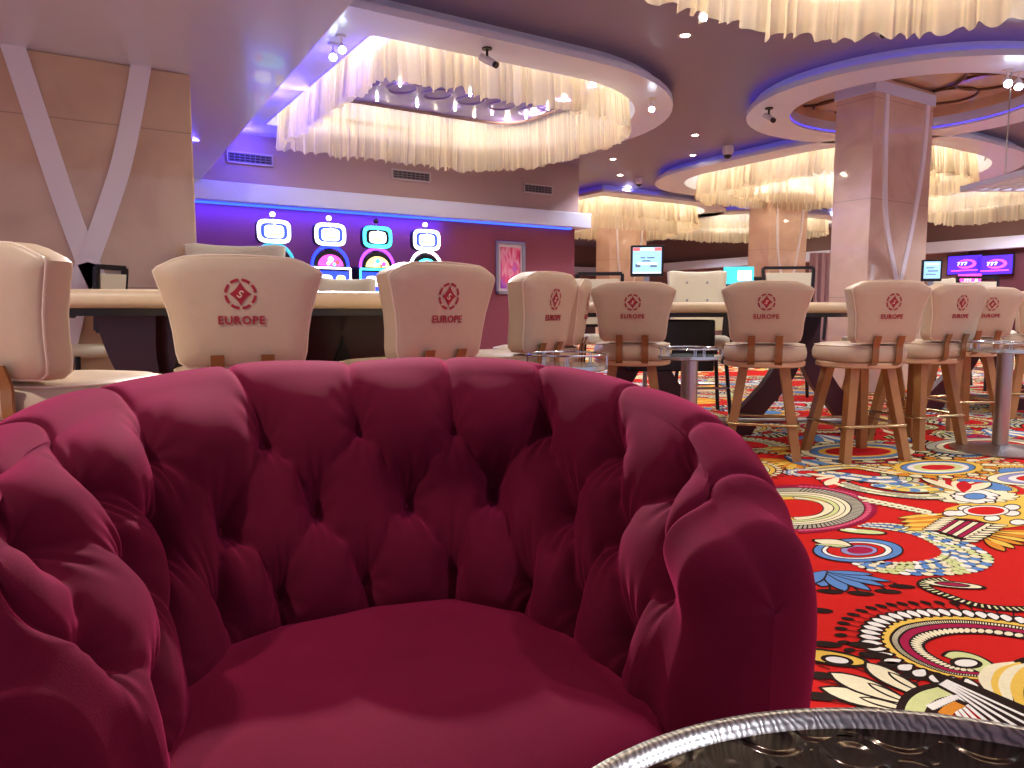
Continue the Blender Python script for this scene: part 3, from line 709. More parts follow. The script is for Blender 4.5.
# ================================================================== DEALER CHAIRS
def dealer_chair(r, d, phi, label, zt=1.25, w=.5, kind='frame', zs=.62):
    e = empty('dealer_chair', W(r, d), RZ(phi), label, 'chair')
    m = MB(); m.lathe([(.0, zs-.02), (.22, zs-.02), (.24, zs+.01), (.235, zs+.05), (.2, zs+.07), (0, zs+.075)], n=28, sx=1.0, sy=.95); m.build('seat', M['ivory'], e, smooth=True)
    h = w/2; zb = zs+.16
    if kind == 'frame':
        m = MB(); ol = [(-h*.86, zb), (h*.86, zb), (h, zt-.03), (h*.98, zt), (-h*.98, zt), (-h, zt-.03)]
        for i in range(6):
            a, b = ol[i], ol[(i+1) % 6]; m.tube([(a[0], -.24-.1*(a[1]-zs), a[1]), (b[0], -.24-.1*(b[1]-zs), b[1])], .022, 4)
        m.build('back_frame', M['black'], e)
        m = MB(); m.add([(x*.9, -.24-.1*(z-zs)+s, zb+(z-zb)*.94+.01) for s in (-.025, .025) for x, z in ol[:3]+ol[5:6]][0:8], [(0, 1, 2, 3), (4, 7, 6, 5), (0, 4, 5, 1), (1, 5, 6, 2), (2, 6, 7, 3), (3, 7, 4, 0)])
        m.build('backrest', M['ivory'], e)
    else:
        ol = [(-h*.84, zb-.05), (h*.84, zb-.05), (h*.95, zt-.2), (h, zt-.01), (h*.8, zt+.004), (h*.4, zt-.006), (0, zt-.008), (-h*.4, zt-.006), (-h*.8, zt+.004), (-h, zt-.01), (-h*.95, zt-.2)]
        padded_panel(ol, .08, e, 'backrest', M['ivory'], -.26, lean=.1, zr=.9, curve=.3)
        if kind == 'tufted':
            for sx in (-1, 1):
                for k, z in enumerate((zt-.11, zt-.27)):
                    m = MB(); m.sphere((sx*.095, -.26+.052-.1*(z-.9), z), .017, sc=(1, .5, 1)); m.build('button', M['steel'], e, smooth=True)
        m = MB()
        for sx in (-1, 1): m.tube([(sx*.12, -.26, zb), (sx*.12, -.22, zs)], .018, 6)
        m.build('back_bracket', M['steel'], e)
    if kind == 'frame':
        for sx in (-1, 1):
            m = MB(); m.tube([(sx*.26, -.26, zs+.26), (sx*.28, .0, zs+.28), (sx*.27, .18, zs+.25)], .02, 6); m.tube([(sx*.27, .1, zs+.26), (sx*.25, .12, zs)], .016, 6); m.build('armrest', M['black'], e)
    for sx in (-1, 1):
        for sy in (-1, 1):
            m = MB(); m.tube([(sx*.16, sy*.15, zs-.01), (sx*.21, sy*.2, 0)], .018, 6); m.build('leg', M['black'], e)
    m = MB(); m.tube([(sx, sy, .24) for sx, sy in ((-.2, -.19), (.2, -.19), (.2, .19), (-.2, .19))], .01, 6, closed=True); m.build('footrest', M['steel'], e)
    return e
def pr(px_, d): return ((px_-512)/FPX*d, d)
dealer_chair(*pr(236, 4.95), 165, 'ivory high-backed chair rising behind the stool nearest the armchair', zt=1.365, w=.66, kind='pad')
dealer_chair(*pr(346, 5.1), 170, 'grey ivory low-backed chair behind the left table, below the second slot machine', zt=1.14, w=.42, kind='pad')
dealer_chair(*pr(82, 5.0), -70, 'black framed chair behind the left table, by the white column strips', zt=1.19, w=.22)
dealer_chair(*pr(342, 6.4), 10, 'small ivory chair seen under the rim of the left table', zt=.82, w=.36, kind='pad', zs=.42)
dealer_chair(*pr(702, 6.6), 180, 'ivory chair with two rows of chrome buttons behind the middle table', zt=1.275, w=.54, kind='tufted')
dealer_chair(*pr(794, 7.6), 185, 'black framed ivory chair behind the middle table, beside the second column', zt=1.365, w=.52)
dealer_chair(*pr(601, 7.0), 10, 'black framed ivory chair just left of the upright monitor', zt=1.24, w=.40)
dealer_chair(*pr(992, 8.6), 175, 'ivory chair with black arms below the twin wall screens', zt=1.31, w=.5)
dealer_chair(*pr(948, 9.3), 190, 'ivory padded chair beside the small grey monitor', zt=1.33, w=.30, kind='pad')
# ================================================================== SIDE TABLES
def side_table(r, d, label, zt=.70, R=.2, gal=.045, base=.285):
    e = empty('side_table', W(r, d), 0, label, 'side table', 'round chrome side tables')
    m = MB(); m.lathe([(0, 0), (base-.025, 0), (base, .006), (base, .014), (.10, .032), (.06, .045), (0, .045)], n=40); m.build('base', M['steel'], e, smooth=True, auto=35)
    m = MB(); m.tube([(0, 0, .04), (0, 0, zt-gal-.02)], .046, 20); m.build('column', M['steel'], e, smooth=True, auto=40)
    m = MB(); m.lathe([(0, zt-gal-.022), (R-.01, zt-gal-.022), (R, zt-gal-.016), (R, zt-gal), (R-.012, zt-gal), (0, zt-gal)], n=48); m.build('tray', M['glass'], e, smooth=True, auto=35)
    m = MB(); m.tube([(R*math.cos(a), R*math.sin(a), zt) for a in np.linspace(0, 2*PI, 48, endpoint=False)], .0045, 8, closed=True)
    for k in range(5):
        for dd in (-.03, .03):
            a = 2*PI*k/5+dd+.3; m.tube([(R*math.cos(a), R*math.sin(a), zt-gal), (R*math.cos(a), R*math.sin(a), zt)], .003, 6)
    m.build('gallery_rail', M['chrome'], e, smooth=True, auto=40)
    return e
side_table(*pr(567, 3.15), 'chrome round side table with a rail, right behind the armchair back', zt=.722, R=.175, base=.2)
side_table(*pr(690, 4.12), 'chrome round side table between the two stools in the middle', zt=.70, R=.175, gal=.04)
side_table(*pr(1006, 4.75), 'chrome round side table on a disc base at the right edge', zt=.705, R=.215, gal=.04)
# ================================================================== MONITORS AND SCREENS
def screen_mat(name, base, items, em=1.6):
    return mat(name, base, .3, em=em, emc=base)
S_ = {k: mat(k, c, .3, em=e, emc=c) for k, (c, e) in {
 'screen pale blue': ((150, 200, 232), .75), 'screen red': ((215, 90, 90), 1.0), 'screen white': ((235, 240, 250), .9), 'screen grey text': ((90, 110, 130), .5),
 'screen violet': ((60, 30, 200), 1.6), 'screen pink': ((240, 70, 200), 1.8), 'screen magenta': ((220, 60, 180), 2.0), 'slot cyan': ((60, 225, 255), 2.6),
 'slot white': ((238, 245, 255), 2.6), 'slot blue': ((30, 50, 240), 2.6), 'slot yellow': ((255, 230, 120), 1.8), 'slot red': ((240, 70, 70), 1.6), 'slot green': ((40, 200, 140), 1.5), 'slot purple': ((150, 60, 230), 2.0), 'slot teal': ((60, 170, 190), 1.0)}.items()}
def flat(mb, x0, x1, z0, z1, y): mb.add([(x0, y, z0), (x1, y, z0), (x1, y, z1), (x0, y, z1)], [(0, 1, 2, 3)])
def monitor(px_, py_, d, w, h, label, zbase, stand=True, phi=0, items=()):
    x, y, z = at(px_, py_, d=d)
    e = empty('monitor', (x, y, 0), RZ(phi), label, 'monitor')
    m = MB(); m.box((0, 0, z), (w, .035, h), bev=.008); m.build('housing', M['blackplastic'], e)
    m = MB(); flat(m, -w/2+.02, w/2-.02, z-h/2+.03, z+h/2-.02, -.0185); m.build('screen', S_['screen pale blue'], e)
    for k, (mt, x0, x1, z0, z1) in enumerate(items):
        m = MB(); flat(m, x0*w, x1*w, z+z0*h, z+z1*h, -.0195); m.build('screen_graphic', S_[mt], e)
    m = MB(); m.box((0, .02, z-h/2-.06), (.05, .03, .14)); m.tube([(0, .03, 0), (0, .03, z-h/2)], .022, 8); m.lathe([(0, 0), (.16, 0), (.16, .012), (0, .02)], (0, .03, 0), 24); m.build('stand', M['steel'], e)
    return e
monitor(647, 261, 6.9, .30, .285, 'upright black monitor showing a pale blue score page', .96, phi=8, items=[('screen red', -.43, -.22, .32, .42), ('screen red', .22, .43, .32, .42), ('screen white', -.18, .18, .33, .41), ('screen grey text', -.2, -.06, .08, .12), ('screen grey text', .0, .22, .08, .12), ('screen grey text', -.15, .1, -.02, .02), ('screen white', -.3, .3, -.12, -.06), ('screen grey text', .1, .3, -.2, -.14), ('screen grey text', -.35, -.2, -.2, -.1), ('screen white', -.43, .43, -.40, -.36)])
monitor(931.5, 270.5, 8.2, .205, .235, 'small black monitor on a stand right of the marble column', .96, phi=12, items=[('screen white', -.3, .3, .25, .33), ('screen grey text', -.3, .1, .1, .14), ('screen grey text', -.2, .3, -.05, 0), ('screen grey text', -.3, .2, -.2, -.16)])
def wall_tv(px_, py_, X, w, h, label, pink=False):
    x, y, z = at(px_, py_, X=X)
    e = empty('wall_screen', (x-.09, y, z), -PI/2, label, 'screen')
    m = MB(); m.box((0, 0, 0), (w, .06, h), bev=.01); m.build('housing', M['blackplastic'], e)
    m = MB(); flat(m, -w/2+.025, w/2-.025, -h/2+.025, h/2-.025, -.031); m.build('display', S_['screen magenta' if pink else 'screen violet'], e)
    m = MB(); o_ = [((.06+.27*math.cos(t))*w, -.033, (.04+.22*math.sin(t))*h) for t in np.linspace(-2.6, 2.4, 24)]; i_ = [((.0+.24*math.cos(t))*w, -.033, (.05+.15*math.sin(t))*h) for t in np.linspace(-2.6, 2.4, 24)]; m.add(o_+i_, [(k, k+1, 25+k, 24+k) for k in range(23)]); m.build('swoosh', S_['screen pink' if not pink else 'screen white'], e)
    m = MB()
    for k in range(3):
        a = (-.20+.1*k)*w; m.add([(a, -.034, -.02*h), (a+.04*w, -.034, -.02*h), (a+.08*w, -.034, .1*h), (a+.08*w, -.034, .14*h), (a-.0*w, -.034, .14*h), (a-.0*w, -.034, .1*h), (a+.04*w, -.034, .1*h)], [tuple(range(7))])
    m.build('digits', S_['screen white'], e)
    m = MB(); flat(m, -w*.36, w*.38, -h*.3, -h*.25, -.033); m.build('ticker', S_['screen pink'], e)
    m = MB(); m.box((0, .05, 0), (.2, .05, .2)); m.build('wall_bracket', M['blackplastic'], e)
    return e
wall_tv(967, 265, 18.0, .78, .46, 'left one of the twin violet wall screens', )
wall_tv(997, 265, 18.0, .78, .46, 'right one of the twin violet wall screens')
wall_tv(972, 281, 18.0, .55, .36, 'small magenta wall screen below the twin screens', pink=True)
# dark cabinet with teal screen far behind the middle table
x, y, z = at(743, 275, d=13)
e = empty('gaming_terminal', (x, y, 0), RZ(10), 'distant gaming terminal with a teal glowing screen, left of the second column', 'gaming terminal')
m = MB(); m.box((0, 0, .75), (.7, .5, 1.5), bev=.02); m.build('cabinet', M['blackplastic'], e)
m = MB(); m.box((-.1, -.22, 1.52), (.5, .06, .3), rx=-.12, bev=.01); m.build('screen_housing', S_['slot teal'], e)
m = MB(); flat(m, -.12, .1, 1.44, 1.6, -.30); m.build('screen', S_['slot white'], e)
# curtain beside the second column
x, y, z = at(829, 290, d=16.5)
cmb = MB(); pts = [(i*.012, .05*math.sin(i*.45)+.02*math.sin(i*1.1)) for i in range(75)]
P = [(a-.45, b, zz) for zz in (0.02, 2.2) for a, b in pts]+[(a-.45, b+.012, zz) for zz in (0.02, 2.2) for a, b in pts]; n = 75
cmb.add(P, [(i, i+1, n+i+1, n+i) for i in range(n-1)]+[(2*n+i, 2*n+i+1, 3*n+i+1, 3*n+i) for i in range(n-1)])
o = cmb.build('curtain', M['curtain'], smooth=True); o.location = (x, y, 0); o.rotation_euler = (0, 0, RZ(0)); tag(o, 'grey pink pleated curtain hanging between the two columns', 'curtain')
# ================================================================== SLOT MACHINES
def slot(px_, label, ring, deckc, sign='slot white', glow='slot cyan'):
    x, y, z = at(px_, 262, Y=9.5)
    e = empty('slot_machine', (x, 9.5, 0), 0, label, 'slot machine', 'slot machines along the wallpapered wall')
    e.scale = (.8, 1, 1)
    m = MB(); m.box((0, .15, .35), (.66, .5, .7), bev=.02); m.box((0, .2, 1.1), (.66, .4, .82), bev=.03); m.build('cabinet', M['blackplastic'], e)
    m = MB(); m.box((0, -.12, .78), (.66, .34, .09), rx=.12, bev=.02); m.build('button_deck', M['steel'], e)
    for i in range(6):
        b = MB(); b.lathe([(.022, 0), (.022, .012), (0, .016)], (-.2+i*.08, -.17, .822), 12); b.build('button', S_['slot red' if i % 2 else 'slot yellow'], e)
    for s in (-1, 1):
        m = MB(); m.tube([(s*.318, -.015, .84), (s*.318, -.015, 1.47)], .017, 8); m.build('side_light', S_[glow], e)
    m = MB(); m.tube([(-.318, -.015, 1.47), (.318, -.015, 1.47)], .014, 8); m.build('crossbar_light', S_[glow], e)
    m = MB(); flat(m, -.28, .28, .9, 1.43, -.005); m.build('main_screen', S_['slot blue'], e)
    for mt, x0, x1, z0, z1 in (('slot white', -.22, .02, 1.24, 1.38), ('slot yellow', .08, .24, 1.24, 1.38), ('slot cyan', -.24, .24, 1.0, 1.18), ('slot green', -.05, .06, 1.03, 1.13), ('slot red', -.2, -.1, 1.03, 1.13)):
        m = MB(); c_ = ((x0+x1)/2, (z0+z1)/2); m.add([(c_[0]+(x1-x0)/2*math.copysign(abs(math.cos(a))**.6, math.cos(a)), -.008-(.002 if mt in ('slot green', 'slot red') else 0), c_[1]+(z1-z0)/2*math.copysign(abs(math.sin(a))**.6, math.sin(a))) for a in np.linspace(0, 2*PI, 20, endpoint=False)], [tuple(range(20))]); m.build('screen_graphic', S_[mt], e)
    # arched topper
    zc = 1.50
    m = MB(); arc = [(.27*math.cos(a), zc+.20*math.sin(a)) for a in np.linspace(0, PI, 20)]
    m.add([(a, s, b) for s in (.02, .1) for a, b in arc], [tuple(range(20)), tuple(range(20, 40))]+[(i, i+1, 21+i, 20+i) for i in range(19)]+[(0, 19, 39, 20)]); m.build('topper', M['blackplastic'], e)
    m = MB(); m.add([(a*.78, .012, zc+(b-zc)*.72) for a, b in arc], [tuple(range(20))]); m.build('topper_screen', S_[deckc], e)
    for q_, (gx_, gz_, gr_) in enumerate(((-.11, .05, .04), (.0, .08, .045), (.11, .045, .04), (-.04, .03, .03), (.06, .02, .025))):
        m = MB(); m.add([(gx_+gr_*math.cos(t), .008, zc+gz_+gr_*.8*math.sin(t)) for t in np.linspace(0, 2*PI, 14, endpoint=False)], [tuple(range(14))]); m.build('topper_graphic', S_[('slot white', 'slot red', 'slot yellow', 'slot cyan', 'slot purple')[(q_+len(label)) % 5]], e)
    m = MB(); m.tube([(.30*math.cos(a), .03, zc+.25*math.sin(a)) for a in np.linspace(-.05, PI+.05, 24)], .024, 8); m.build('arch_light', S_[ring], e, smooth=True)
    # sign
    zs = 1.90
    def sq(hw, hh, y, zc_=zs): return [(hw*math.copysign(abs(math.cos(a))**.42, math.cos(a)), y, zc_+hh*math.copysign(abs(math.sin(a))**.55, math.sin(a))) for a in np.linspace(0, 2*PI, 32, endpoint=False)]
    m = MB(); m.add(sq(.265, .15, .10)+sq(.265, .15, .0), [tuple(range(32)), tuple(range(32, 64))]+[(i, (i+1) % 32, 32+(i+1) % 32, 32+i) for i in range(32)]); m.build('sign_housing', M['blackplastic'], e)
    a_, b_ = sq(.26, .145, -.004), sq(.205, .10, -.004)
    m = MB(); m.add(a_+b_, [(i, (i+1) % 32, 32+(i+1) % 32, 32+i) for i in range(32)]); m.build('sign_border_light', S_[sign], e)
    m = MB(); m.add(sq(.203, .098, -.004), [tuple(range(32))]); m.build('sign_panel', S_['slot blue'] if glow != 'slot cyan' else M['blackplastic'], e)
    m = MB(); m.add(sq(.15, .078, -.008, zs-.004), [tuple(range(32))]); m.add([(x_, -.009, z_) for x_, z_ in ((-.1, zs+.03), (0, zs+.085), (.1, zs+.06), (.12, zs), (-.12, zs-.02))], [(0, 1, 2, 3, 4)]); m.build('sign_picture', S_['slot white'], e)
    m = MB(); flat(m, -.08, .09, zs-.055, zs-.02, -.011); m.build('sign_caption', S_['slot yellow'], e)
    m = MB(); m.tube([(0, .05, zs+.15), (0, .05, zs+.2)], .014, 8); m.build('candle_stem', M['steel'], e)
    m = MB(); m.lathe([(0, 0), (.035, 0), (.042, .03), (.03, .05), (0, .055)], (0, .05, zs+.19), 14); m.build('candle', S_['slot white'] if sign != 'slot cyan' else M['blackplastic'], e, smooth=True)
    m = MB(); m.box((0, .1, 1.72), (.1, .06, .2)); m.build('neck', M['blackplastic'], e)
    return e
slot(275, 'slot machine with a white framed sign, leftmost under the blue light', 'slot teal', 'screen magenta', glow='slot blue')
slot(331, 'slot machine with a white sign and purple arch, second from the dropped ceiling', 'slot blue', 'screen pink', glow='slot white')
slot(378, 'slot machine with a cyan framed sign and cyan side lights', 'slot purple', 'slot yellow', 'slot cyan')
slot(427, 'slot machine nearest the framed picture, with a white framed sign', 'slot white', 'slot cyan', glow='slot blue')
# ================================================================== PICTURE
a = at(495.5, 243, Y=10.1); b = at(524, 290, Y=10.1)
cx, cz = (a[0]+b[0])/2, (a[2]+b[2])/2; w_, h_ = .50, .78
e = empty('framed_picture', (cx, 10.1, cz-.02), 0, 'framed pink and violet abstract picture on the rose wall', 'picture')
m = MB()
for s in (-1, 1): m.box((s*(w_/2), -.02, 0), (.05, .04, h_+.05), bev=.008); m.box((0, -.02, s*h_/2), (w_+.05, .04, .05), bev=.008)
m.build('picture_frame', M['steel_lilac'] if 'steel_lilac' in M else M['steel'], e)
def picmat():
    m = bpy.data.materials.new('pink violet print'); m.use_nodes = True; nt = m.node_tree; b = nt.nodes['Principled BSDF']; b.inputs['Roughness'].default_value = .3
    tc = nt.nodes.new('ShaderNodeTexCoord'); n = nt.nodes.new('ShaderNodeTexNoise'); n.inputs['Scale'].default_value = 5; n.inputs['Detail'].default_value = 2; n.inputs['Distortion'].default_value = .8
    mp = nt.nodes.new('ShaderNodeMapping'); mp.inputs['Scale'].default_value = (1.6, 1, .6); nt.links.new(tc.outputs['Object'], mp.inputs[0]); nt.links.new(mp.outputs[0], n.inputs[0])
    sp = nt.nodes.new('ShaderNodeSeparateXYZ'); nt.links.new(tc.outputs['Object'], sp.inputs[0])
    ad = nt.nodes.new('ShaderNodeMath'); ad.operation = 'MULTIPLY_ADD'; ad.inputs[1].default_value = .55; nt.links.new(sp.outputs['Z'], ad.inputs[0]); nt.links.new(n.outputs['Fac'], ad.inputs[2])
    r = nt.nodes.new('ShaderNodeValToRGB'); cr = r.color_ramp; cr.elements[0].position = .22; cr.elements[0].color = (*lin((170, 60, 210)), 1); cr.elements[1].position = .8; cr.elements[1].color = (*lin((190, 30, 90)), 1)
    for p_, c_ in ((.36, (200, 120, 225)), (.47, (240, 90, 150)), (.56, (250, 190, 215)), (.66, (235, 70, 120))):
        el = cr.elements.new(p_); el.color = (*lin(c_), 1)
    nt.links.new(ad.outputs[0], r.inputs[0]); nt.links.new(r.outputs[0], b.inputs['Base Color']); return m
m = MB(); m.box((0, -.008, 0), (w_-.04, .01, h_-.04)); m.build('mount', M['screwhite'], e)
m = MB(); m.box((0, -.016, 0), (w_-.13, .006, h_-.13)); m.build('print', picmat(), e)
# ================================================================== HAMMERED METAL TRAY TABLE, lower right corner
def circ3(a, b, c):
    ax, ay = a[:2]; bx, by = b[:2]; cx_, cy_ = c[:2]; D = 2*(ax*(by-cy_)+bx*(cy_-ay)+cx_*(ay-by))
    ux = ((ax*ax+ay*ay)*(by-cy_)+(bx*bx+by*by)*(cy_-ay)+(cx_*cx_+cy_*cy_)*(ay-by))/D; uy = ((ax*ax+ay*ay)*(cx_-bx)+(bx*bx+by*by)*(ax-cx_)+(cx_*cx_+cy_*cy_)*(bx-ax))/D
    return ux, uy, math.hypot(ax-ux, ay-uy)
ZT = .56
tx, ty, tr = circ3(at(592, 764, z=ZT), at(800, 706.5, z=ZT), at(1018, 724, z=ZT))
print('TRAY', tx, ty, tr)
def hammered(name, rgb, swirl):
    m = mat(name, rgb, .22 if swirl else .3, metal=1.0); nt = m.node_tree; b = nt.nodes['Principled BSDF']
    tc = nt.nodes.new('ShaderNodeTexCoord')
    if swirl:
        v = nt.nodes.new('ShaderNodeTexVoronoi'); v.inputs['Scale'].default_value = 21; v.inputs['Randomness'].default_value = .25
        nt.links.new(tc.outputs['Object'], v.inputs['Vector'])
        sn = nt.nodes.new('ShaderNodeMath'); sn.operation = 'MULTIPLY'; sn.inputs[1].default_value = 16; nt.links.new(v.outputs['Distance'], sn.inputs[0])
        s2 = nt.nodes.new('ShaderNodeMath'); s2.operation = 'SINE'; nt.links.new(sn.outputs[0], s2.inputs[0]); h = s2.outputs[0]; st, di = 1.0, .005
    else:
        n = nt.nodes.new('ShaderNodeTexWave'); n.inputs['Scale'].default_value = 55; n.inputs['Distortion'].default_value = 9; nt.links.new(tc.outputs['Object'], n.inputs['Vector']); h = n.outputs['Fac']; st, di = .15, .0006
        mx = nt.nodes.new('ShaderNodeMix'); mx.data_type = 'RGBA'; mx.inputs[6].default_value = (*lin((135, 136, 134)), 1); mx.inputs[7].default_value = (*lin((200, 200, 196)), 1); nt.links.new(h, mx.inputs[0]); nt.links.new(mx.outputs[2], b.inputs['Base Color'])
    bp = nt.nodes.new('ShaderNodeBump'); bp.inputs['Strength'].default_value = st; bp.inputs['Distance'].default_value = di
    nt.links.new(h, bp.inputs['Height']); nt.links.new(bp.outputs['Normal'], b.inputs['Normal']); return m
M['tray'] = hammered('antique bronze embossed tray', (84, 72, 60), True); M['trayrim'] = hammered('worn silver rim', (160, 160, 156), False)
e = empty('tray_table', (tx, ty, 0), 0, 'round hammered metal tray table in front of the armchair, cut by the bottom edge', 'side table')
m = MB(); m.lathe([(0, ZT-.0108), (tr-.0165, ZT-.0108), (tr-.0165, ZT-.022)], n=96); m.build('tray_top', M['tray'], e, smooth=True)
m = MB(); m.lathe([(tr-.018, ZT-.012), (tr-.014, ZT-.006), (tr-.008, ZT-.001), (tr-.003, ZT), (tr, ZT-.004), (tr-.002, ZT-.014), (tr-.03, ZT-.03), (.1, ZT-.034)], n=96); m.build('tray_rim', M['trayrim'], e, smooth=True)
m = MB(); m.lathe([(.0, ZT-.03), (.05, ZT-.035), (.035, ZT-.09), (.028, ZT-.25), (.045, ZT-.3), (.028, ZT-.36), (.03, .08), (.08, .03), (.17, .015), (.18, 0), (0, 0)], n=40); m.build('pedestal', M['trayrim'], e, smooth=True, auto=50)
# ================================================================== TUFTED TUB ARMCHAIR
def spl(keys, u):      # catmull-rom through {u: (r, d, z)} evaluated at array u
    ks = sorted(keys); P = np.array([keys[k] for k in ks], float); ks = np.array(ks, float); out = np.zeros((len(u), 3))
    # cubic hermite with finite-difference tangents
    T = np.zeros_like(P)
    for i in range(len(ks)):
        a = max(0, i-1); b = min(len(ks)-1, i+1); T[i] = (P[b]-P[a])/(ks[b]-ks[a])
    i = np.clip(np.searchsorted(ks, u, side='right')-1, 0, len(ks)-2)
    h = (ks[i+1]-ks[i]); t = ((u-ks[i])/h)[:, None]; h = h[:, None]
    return (2*t**3-3*t**2+1)*P[i]+(t**3-2*t**2+t)*h*T[i]+(-2*t**3+3*t**2)*P[i+1]+(t**3-t**2)*h*T[i+1]
def pz(x, y, z): # pixel + height -> (r, d, z)
    w = at(x, y, z=z); return (w[0]*math.cos(A)-w[1]*math.sin(A), w[0]*math.sin(A)+w[1]*math.cos(A), z)
K = {-6.2: (-.52, .60, .65), -5.5: (-.56, .70, .68), -5: (-.61, .82, .70), -4: (-.69, 1.04, .724), -3: (-.72, 1.33, .745), -2: (-.585, 1.53, .764), -1: (-.36, 1.60, .773), 0: (-.145, 1.61, .773), 1: (.065, 1.53, .768), 2: (.215, 1.365, .745), 3: (.29, 1.16, .712), 3.5: (.300, 1.0, .664), 4.1: (.305, .885, .634)}
R1 = {-6.2: (-.45, .57, .55), -5.5: (-.46, .66, .605), -5: (-.51, .745, .66), -4: (-.545, .92, .675), -3: (-.56, 1.13, .682), -2: (-.45, 1.33, .672), -1: (-.29, 1.385, .682), 0: (-.113, 1.39, .682), 1: (.068, 1.415, .678), 2: (.18, 1.235, .664), 3: (.262, 1.045, .65), 3.5: (.230, .938, .610), 4.1: (.222, .845, .592)}
R2 = {-6.2: (-.415, .60, .55), -5.5: (-.427, .711, .553), -4.5: (-.496, .934, .553), -3.5: (-.541, 1.076, .56), -2.5: (-.463, 1.16, .56), -1.5: (-.345, 1.269, .56), -.5: (-.189, 1.318, .56), .5: (-.036, 1.386, .56), 1.5: (.103, 1.263, .56), 2.5: (.17, 1.13, .555), 3.5: (.226, .925, .55), 4.1: (.228, .835, .53)}
R3 = {-6.2: (-.385, .62, .46), -5: (-.40, .76, .46), -4: (-.44, .9, .46), -3: (-.43, 1.04, .46), -2: (-.362, 1.118, .46), -1: (-.241, 1.185, .46), 0: (-.1, 1.225, .46), 1: (.029, 1.17, .46), 2: (.105, 1.075, .46), 3: (.16, .95, .46), 4.1: (.205, .83, .45)}
S0 = {k: (v[0]+(.0 if True else 0), v[1]-.01, .33) for k, v in R3.items()}
U0, U1 = -6.1, 4.1; NU = 1020
u = np.linspace(U0, U1, NU)
Kc, R1c, R2c, R3c, S0c = [spl(k, u) for k in (K, R1, R2, R3, S0)]
# outward horizontal normal of the crest path
tg = np.gradient(Kc[:, :2], axis=0); tg /= np.linalg.norm(tg, axis=1)[:, None]
# travel is left-front -> back -> right-front (clockwise seen from above): outward is on the left of travel
nout = np.c_[-tg[:, 1], tg[:, 0]]
for _ in range(30): nout[1:-1] = (nout[:-2]+nout[1:-1]*2+nout[2:])/4
nout /= np.linalg.norm(nout, axis=1)[:, None]
def off(C, o, z): return np.c_[C[:, 0]+nout[:, 0]*o, C[:, 1]+nout[:, 1]*o, z if np.ndim(z) else np.full(len(C), z)]
zK = Kc[:, 2]
inner = R1c*.42+Kc*.58; inner[:, 2] = np.maximum(zK-.012, R1c[:, 2]+.02); inner[:, 2] = zK-.030
crest = off(Kc, -.005, zK-.014)
ctrl = [S0c, R3c, R2c, R1c, inner, crest, off(Kc, .032, zK-.024), off(Kc, .052, zK-.075), off(Kc, .056, zK-.16), off(Kc, .05, .36), off(Kc, .045, .18), off(Kc, .04, .075)]
ctrl = np.array(ctrl)                     # (nc, NU, 3)
wkey = np.array([1.9, 1.0, .5, 0, -.45, -.8, -1.15, -1.5, -2.1, -3.2, -4.2, -5])   # row coordinate
seglen = np.array([26, 30, 34, 36, 26, 22, 22, 22, 26, 14, 8])
rowsP = []; rowsW = []
for s in range(len(ctrl)-1):
    p0 = ctrl[s-1] if s > 0 else 2*ctrl[0]-ctrl[1]; p1 = ctrl[s]; p2 = ctrl[s+1]; p3 = ctrl[s+2] if s+2 < len(ctrl) else 2*ctrl[-1]-ctrl[-2]
    for q in range(seglen[s]):
        t = q/seglen[s]
        # centripetal-ish: plain catmull-rom, fine for this spacing
        rowsP.append(.5*((2*p1)+(-p0+p2)*t+(2*p0-5*p1+4*p2-p3)*t*t+(-p0+3*p1-3*p2+p3)*t**3)); rowsW.append(wkey[s]*(1-t)+wkey[s+1]*t)
rowsP.append(ctrl[-1]); rowsW.append(wkey[-1])
P = np.array(rowsP); Wv = np.array(rowsW); NV = len(P)
# smooth the section a little along v to round the corners
for _ in range(3): P[1:-1] = (P[:-2]+2*P[1:-1]+P[2:])/4
# normals
du = np.gradient(P, axis=1); dv = np.gradient(P, axis=0); Nn = np.cross(du, dv); Nn /= (np.linalg.norm(Nn, axis=2)[:, :, None]+1e-9)
# orientation: at the inner face the normal should point inward (against nout)
j = int(np.argmin(abs(Wv-.5)))
if (Nn[j, :, :2]*nout).sum() > 0: Nn = -Nn
UU, WW = np.meshgrid(u, Wv)
